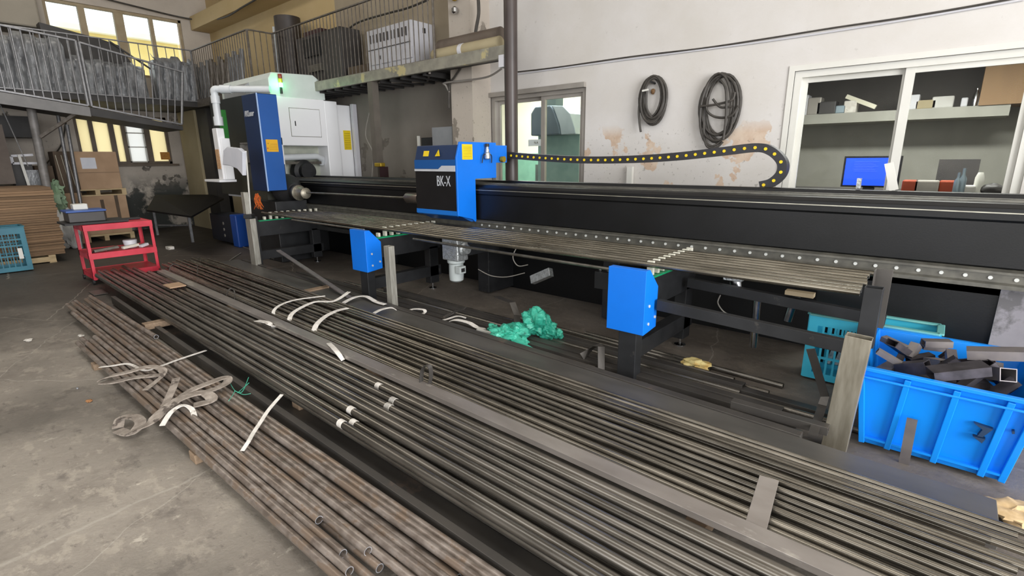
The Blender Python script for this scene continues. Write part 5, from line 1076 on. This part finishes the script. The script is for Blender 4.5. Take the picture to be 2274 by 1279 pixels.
MB().bar((-12.95, 1.46, 1.75), (-12.95, 1.50, 1.18), .04, .04, (1, 0, 0)).build('upright', M['wfr'], fa)
B(-13.4, -13.05, 1.34, 1.62, .0, 1.60).build('cabinet_body', M['deck'], fa); B(-13.04, -13.0, 1.50, 1.68, 1.20, 1.48).build('plastic_wrap', M['wrap'], fa)
B(-14.8, -14.2, 1.0, 2.0, 2.1, 2.5).build('wall_unit', M['deck'], fa)
# red cart
rc = thing('red_tool_cart', (-8.9, 1.8, 0), 'red two-shelf steel tool cart at the far end of the tubes', 'cart')
X0c, X1c, Y0c, Y1c = -9.22, -8.62, 1.42, 2.20
for (x, y) in ((X1c, Y0c), (X1c, Y1c), (X0c, Y0c), (X0c, Y1c)):
    s = 1 if x == X1c else -1
    l = MB(); l.box(min(x, x - s * .005), max(x, x - s * .005), y - (.04 if y == Y1c else 0), y + (.04 if y == Y0c else 0), .06, .80); l.box(min(x, x - s * .04), max(x, x - s * .04), y - (.004 if y == Y1c else 0), y + (.004 if y == Y0c else 0), .06, .80)
    l.build('leg', M['red'], rc)
    MB().disc((x - s * .02, y - .012, .035), (0, 1, 0), .035, .024).build('castor', M['rub'], rc, smooth=True)
for z, dz in ((.72, .08), (.34, .08), (.07, .07)):
    s = MB(); s.box(X1c - .008, X1c + .002, Y0c, Y1c, z, z + dz); s.box(X0c, X0c + .01, Y0c, Y1c, z, z + dz); s.box(X0c, X1c, Y0c, Y0c + .01, z, z + dz); s.box(X0c, X1c, Y1c - .01, Y1c, z, z + dz); s.box(X0c, X1c, Y0c, Y1c, z + dz - .012, z + dz - .004)
    s.build('shelf', M['red'], rc, bevel=.002)
bx_ = thing('storage_box', (-9.0, 1.5, .8), 'dark grey storage box with a blue lid on the red cart', 'box')
B(-9.14, -8.80, 1.33, 1.72, .83, .96).build('body', M['dcab'], bx_, bevel=.008); B(-9.16, -8.78, 1.31, 1.74, .96, .985).build('lid', mat('lid_blue', '2b4f94', '2f579f', rough=.4), bx_, bevel=.006)
o = B(-9.22, -8.7, 1.26, 1.95, .803, .828).build('tray_mat', M['rub']); tag(o, 'black tray on top of the red cart', 'tray')
o = B(-9.10, -8.95, 1.42, 1.58, .985, 1.06).build('white_box', M['wfr'], bevel=.01); tag(o, 'small white box on the blue lid', 'box')
o = B(-9.05, -8.95, 1.9, 2.15, .80, .825).build('black_tool', M['rub'], bevel=.004); tag(o, 'black tool lying on the top shelf of the red cart', 'tool')
o = MB().lathe([(.07, 0), (.085, .10), (.08, .11)], (-8.85, 1.95, .42), 18).build('clear_jar', M['lcab'], smooth=True); tag(o, 'pale plastic tub on the lower cart shelf', 'tub')
for i, (y0, y1, zz, mm, lb_) in enumerate(((1.5, 1.78, .438, 'steel', 'loose spanners on the left of the lower cart shelf'), (1.82, 2.02, .44, 'nylon', 'pale roll of tape on the lower cart shelf'), (2.03, 2.13, .436, 'lcab', 'small grey part at the right of the lower cart shelf'))):
    o = MB().bar((-8.72, y0, zz), (-8.76, y1, zz + .02), .06, .035).build(['spanner', 'tape_roll', 'small_part'][i], M[mm], bevel=.004); tag(o, lb_, 'tool')
for k in range(6):
    o = MB().bar((-8.70 - .03 * (k % 3), 1.47 + .045 * k, .425), (-8.78, 1.6 + .04 * k, .452), .014, .01).build('hand_tool', M['chrome' if k % 2 else 'rub']); tag(o, 'small steel hand tool in the pile on the lower cart shelf', 'tool', 'hand tools on the lower cart shelf')
# black table with tilted top
bt = thing('black_table', (-13.2, 4.0, 0), 'black sheet table with steel legs below the operator panel', 'table')
tq = [P(325, 466, z=.72), P(425, 480, z=.72), P(497, 440, z=.85), P(470, 432, z=.9), P(345, 432, z=.92)]
m = MB(); n = len(tq); m.add([tuple(p) for p in tq] + [(p.x, p.y, p.z - .03) for p in tq], [tuple(range(n)), tuple(range(2 * n - 1, n - 1, -1))] + [(i, i + n, (i + 1) % n + n, (i + 1) % n) for i in range(n)])
m.build('table_top', mat('black_sheet', '0f0e0f', '151415', rough=.6, scale=2, c3='2e2b27', s3=1.8, t3=.72, spec=.15), bt)
for (px, py, qx, qy) in ((418, 480, 428, 538), (340, 470, 350, 522), (485, 455, 500, 505)):
    b_ = P(qx, qy, z=0); MB().bar(b_, (b_.x, b_.y, .70), .045, .045).build('leg', M['rails'], bt)
MB().bar(P(350, 500, z=.25), P(425, 500, z=.25), .04, .03).build('stretcher', M['rails'], bt)
# chiller unit
cu = thing('chiller_unit', (-10.7, 4.1, 0), 'dark blue box unit on the floor under the operator panel', 'machine')
B(-11.5, -10.45, 3.95, 4.35, .05, .58).build('body', mat('near_black_navy', '1d222e', '1f2532', rough=.45), cu, bevel=.01); B(-10.45, -10.2, 3.93, 4.37, .0, .62).build('blue_end', mat('chiller_blue', '1e4ca0', '1e4ca0', rough=.4), cu, bevel=.02)
for z in (.42, .30, .18): MB().disc((-10.85, 3.95, z), (0, -1, 0), .03, .006).build('dial', M['alu'], cu, smooth=True)
# pillar-like panels between window and machine
o = B(-14.75, -13.66, 4.68, 5.0, 0, 2.77).build('beige_pillar', M['beige'], bevel=.01); o.location.x = .0; tag(o, 'beige pillar under the mezzanine corner', 'pillar')
o = B(-13.62, -13.0, 4.72, 4.95, 0, 2.77).build('dark_support', M['deck']); tag(o, 'dark post right of the beige pillar', 'post')
o = B(-12.95, -11.6, 5.0, 5.5, 0, 2.7).build('beige_cupboard', M['beige']); tag(o, 'dull beige cupboard behind the operator panel', 'cupboard')
o = MB().tube(smoothpath([P(502, 586, z=.0) + Vector((0, 0, .01)), P(515, 575, z=.01), P(535, 562, z=.01)], 5), .008, 6).build('floor_hose', M['cableg'], smooth=True); tag(o, 'thin pale hose on the floor left of the far post', 'hose')
o = B(-11.2, -11.05, 3.0, 3.1, 0, .05).build('floor_scrap', M['strap']); tag(o, 'small pale scrap on the dark floor below the table', 'scrap')
# wall items in the recess
o = B(-6.25, -5.80, 5.45, 5.78, .0, 2.08).build('grey_cupboard', mat('grey_cupboard_paint', '84878a', '7c7f82', rough=.5)); tag(o, 'grey metal cupboard left of the pier', 'cupboard')
o = B(-6.72, -6.30, 5.62, 5.79, .0, 1.95).build('dark_opening', M['rub']); tag(o, 'black panel left of the grey cupboard', 'panel')
o = B(-6.80, -6.77, 5.60, 5.64, .0, 1.98).build('white_rod', M['wfr']); tag(o, 'thin white upright rod left of the black panel', 'rod')
tn = thing('torch_bracket', (-6.9, 5.2, 1.3), 'dark bracket with a yellow knob behind the bed left of the carriage', 'bracket')
B(-7.0, -6.88, 4.97, 5.05, .9, 1.50).build('stem', mat('dark_maroon', '2b1416', '2b1416', rough=.5), tn); B(-7.12, -6.95, 4.96, 5.05, 1.50, 1.56).build('yellow_knob', M['brass'], tn, bevel=.01)
# pipe fittings hanging top
vf = thing('valve_assembly', (-5.6, 5.35, 3.6), 'bright brass and steel valve assembly near the top of the pier', 'valve')
for k, z in enumerate((3.95, 3.78, 3.62)): MB().lathe([(.02, 0), (.045, .02), (.045, .07), (.02, .09)], (P(1010, 30, y=5.36).x, 5.36, z - .08), 12).build('fitting', M['chrome' if k != 1 else 'brass'], vf, smooth=True)

# ================================================================ ROOMS BEHIND THE WINDOWS
hdn = thing('extractor_hood', (-4.95, 7.0, 1.9), 'galvanised extractor hood seen through the left sliding window', 'extractor hood')
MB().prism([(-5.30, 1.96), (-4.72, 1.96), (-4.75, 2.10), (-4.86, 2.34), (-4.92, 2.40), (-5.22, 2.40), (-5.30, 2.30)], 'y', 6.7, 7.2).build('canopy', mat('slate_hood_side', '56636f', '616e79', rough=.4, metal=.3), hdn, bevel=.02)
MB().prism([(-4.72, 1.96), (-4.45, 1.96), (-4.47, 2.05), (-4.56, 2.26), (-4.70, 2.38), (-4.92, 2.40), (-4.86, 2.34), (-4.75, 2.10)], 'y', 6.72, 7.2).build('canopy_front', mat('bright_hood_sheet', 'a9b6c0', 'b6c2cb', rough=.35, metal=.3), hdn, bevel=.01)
B(-5.12, -4.92, 6.85, 7.05, 2.40, 3.4).build('duct', mat('dark_duct', '51605e', '5c6b69', rough=.5), hdn)
B(-5.30, -5.0, 6.64, 6.66, 1.80, 1.90).build('sign_plate', M['paper'], hdn); text('sign_text', 'N.A', .05, FACE_Y(-5.14, 6.637, 1.85), M['ink'], hdn, .0006)
B(-5.3, -4.5, 6.9, 7.2, 0, 1.96).build('rear_panel', mat('pale_teal_panel', '8aa5a3', '7c9997', rough=.5), hdn)
o = B(-5.9, -5.4, 7.6, 8.2, 0, 1.5).build('booth_cabinet', mat('dark_booth_cabinet', '55605c', '5f6a66', rough=.5)); tag(o, 'grey-green cabinet inside the room behind the left sliding window', 'cabinet')
# office
sh = thing('office_shelf', (-.8, 8.3, 2.1), 'long wall shelf in the office behind the right window', 'shelf')
B(-3.3, .35, 8.0, 8.6, 2.02, 2.14).build('shelf_board', M['office'], sh)
B(-3.3, .1, 8.56, 8.6, 2.14, 2.8).build('back_board', M['officed'], sh)
o = B(.08, 1.4, 7.98, 8.55, 2.14, 2.8).build('plywood_cupboard', M['ply']); tag(o, 'plywood cupboard standing on the office shelf', 'cupboard')
it = [(1785, 250, .10, .26, 'lcab', 'white upright panel at the left end of the office shelf'), (1808, 250, .16, .22, 'alu', 'grey box near the left end of the office shelf'), (1835, 250, .22, .16, 'dcab', 'dark box on the left of the office shelf'), (1868, 247, .12, .10, 'hood', 'pale blue cup on the office shelf'), (1888, 247, .14, .15, 'strap', 'crumpled bag on the office shelf left of the mullion'), (2012, 240, .06, .22, 'inkr', 'red upright folder on the office shelf'), (2028, 240, .1, .17, 'lcab', 'white bottle on the office shelf right of the mullion'), (2055, 238, .2, .1, 'beige', 'cream box on the office shelf'), (2092, 237, .2, .13, 'bag', 'crumpled bag on the office shelf right half'), (2140, 235, .06, .1, 'lcab', 'small white jar on the office shelf')]
for (px, py, w_, h_, mm, lb_) in it:
    q = P(px, py, y=8.12); o = B(q.x - w_ / 2, q.x + w_ / 2, 8.05, 8.25, 2.14, 2.14 + h_).build('shelf_item', M[mm], bevel=.012); tag(o, lb_, 'shelf item')
for k in range(2):
    q = P(2164 + k * 14, 235, y=8.15); o = MB().lathe([(.03, 0), (.03, .14), (.012, .17), (.012, .20)], (q.x, 8.15, 2.14), 12).build('silver_bottle', M['chrome'], smooth=True); tag(o, ['silver bottle on the office shelf, left of two', 'silver bottle on the office shelf, right of two'][k], 'bottle')
o = MB().bar(P(1880, 214, y=8.08), P(1945, 238, y=8.08), .05, .05).build('leaning_stick', M['cream']); tag(o, 'pale stick leaning over the items on the office shelf', 'stick')
ofl = thing('office_tube_lamp', (-.4, 7.2, 2.78), 'lit ceiling tube lamp in the office', 'lamp')
B(-.55, .0, 7.16, 7.24, 2.74, 2.79).build('lamp_body', M['wfr'], ofl); B(-.53, -.02, 7.17, 7.23, 2.725, 2.74).build('lamp_tube', M['tubelamp'], ofl)
dsk = thing('office_desk', (-.3, 6.9, 0), 'office desk behind the right window', 'desk')
B(-1.6, .8, 6.5, 7.3, 1.20, 1.24).build('desk_top', M['dcab'], dsk); B(-1.55, -1.5, 6.5, 7.3, 0, 1.2).build('side', M['dcab'], dsk); B(.7, .75, 6.5, 7.3, 0, 1.2).build('side', M['dcab'], dsk)
mo = thing('lit_monitor', (-.72, 6.8, 1.24), 'monitor showing a plain bright blue screen in the office', 'monitor')
B(-.96, -.44, 6.82, 6.86, 1.27, 1.60).build('monitor_case', M['rub'], mo); B(-.94, -.46, 6.815, 6.82, 1.29, 1.58).build('screen', M['screen'], mo); B(-.75, -.65, 6.82, 6.9, 1.24, 1.28).build('stand', M['rub'], mo)
for k in range(7): B(-.86, -.64 - .02 * (k % 3), 6.813, 6.815, 1.44 + k * .017, 1.443 + k * .017).build('screen_text_line', mat('pale_blue_text', '6f9bff', '6f9bff', rough=.5), mo)
m2 = thing('dark_monitor', (.0, 7.2, 1.24), 'dark switched-off monitor on the office desk', 'monitor')
B(-.15, .18, 7.2, 7.23, 1.28, 1.56).build('monitor_case', M['dcab'], m2); B(-.02, .05, 7.2, 7.26, 1.24, 1.28).build('stand', M['rub'], m2)
ditems = [(2025, 395, .14, .12, 6.7, 'inkr', 'dark red box on the desk'), (2060, 395, .20, .12, 6.7, 'alu', 'wire basket of papers on the desk'), (2112, 395, .16, .12, 6.72, 'inkr', 'red bag on the desk in front of the dark monitor'), (2145, 400, .16, .08, 6.65, 'bag', 'beige bundle on the desk')]
for (px, py, w_, h_, y, mm, lb_) in ditems:
    q = P(px, py, y=y); o = B(q.x - w_ / 2, q.x + w_ / 2, y - .06, y + .06, 1.24, 1.24 + h_).build('desk_item', M[mm], bevel=.015); tag(o, lb_, 'desk item')
for k, (px, h_) in enumerate(((2132, .2), (2142, .24))):
    q = P(px, 380, y=6.6); o = MB().lathe([(.028, 0), (.03, .02), (.03, h_ * .6), (.012, h_ * .75), (.012, h_)], (q.x, 6.6, 1.24), 12).build('clear_bottle', M['hood'], smooth=True); tag(o, ['shorter glass bottle on the desk before the dark monitor', 'taller glass bottle on the desk before the dark monitor'][k], 'bottle')
q = P(2175, 400, y=6.7); o = MB().lathe([(.04, 0), (.035, .1), (.035, .15), (.02, .2)], (q.x, 6.7, 1.24), 12).build('spray_bottle', M['wfr'], smooth=True); tag(o, 'white spray bottle right of the dark monitor', 'bottle')
q = P(2205, 410, y=6.7); o = MB().blob((q.x, 6.7, 1.28), .1, .06, .06, .1, 2, 2).build('dark_cushion', M['dcab'], smooth=True); tag(o, 'dark rounded object at the right end of the desk', 'cushion')

# small loose things on the floor and bundle ties
for i, (px, py, L_, m_, nm, lb_) in enumerate(((198, 890, .05, 'spark', 'dry_leaf', 'small orange scrap on the open floor left of the slings'), (180, 745, .07, 'strap', 'paper_scrap', 'small white paper flake on the floor left of the rusty bundle, farther of two'), (62, 755, .09, 'strap', 'paper_scrap', 'pale paint flake on the floor near the left edge of the photo'), (172, 862, .02, 'cutend', 'metal_chip', 'tiny bright metal chip on the open floor'))):
    q = P(px, py, z=.004); o = MB().blob(q, L_ * .7, L_ * .35, .006, .4, 2, i, 14, 8, .001).build(nm, M[m_] if nm != 'dry_leaf' else mat('tan_leaf', 'b8865a', 'a8764a', rough=.8), smooth=True); tag(o, lb_, 'scrap')
for i, (pts, lb_) in enumerate((([(376, 606, .17), (378, 592, .25), (388, 586, .28), (398, 590, .26)], 'bent wire tie at the far left end of the thin tubes'), ([(502, 662, .2), (506, 646, .28), (514, 641, .30), (521, 648, .26), (521, 664, .2)], 'black wire loop standing on the thin tubes'), ([(438, 612, .2), (439, 598, .24), (438, 590, .25)], 'short wire tie upright at the far end of the thin tubes'))):
    o = MB().tube(smoothpath([P(a, b, z=c) for a, b, c in pts], 5), .006, 6).build('wire_tie', M['cable'], smooth=True); tag(o, lb_, 'wire')
o = B(0, .24, 0, .16, 0, .012).build('cardboard_scrap', M['card']); o.location = P(362, 634, z=.235); tag(o, 'piece of brown cardboard lying on the far end of the dark tubes', 'cardboard')
o = B(0, .3, 0, .14, 0, .006).build('dark_sheet_scrap', M['plate']); o.location = P(196, 648, z=.01); tag(o, 'thin dark sheet scrap on the floor below the red cart', 'sheet')
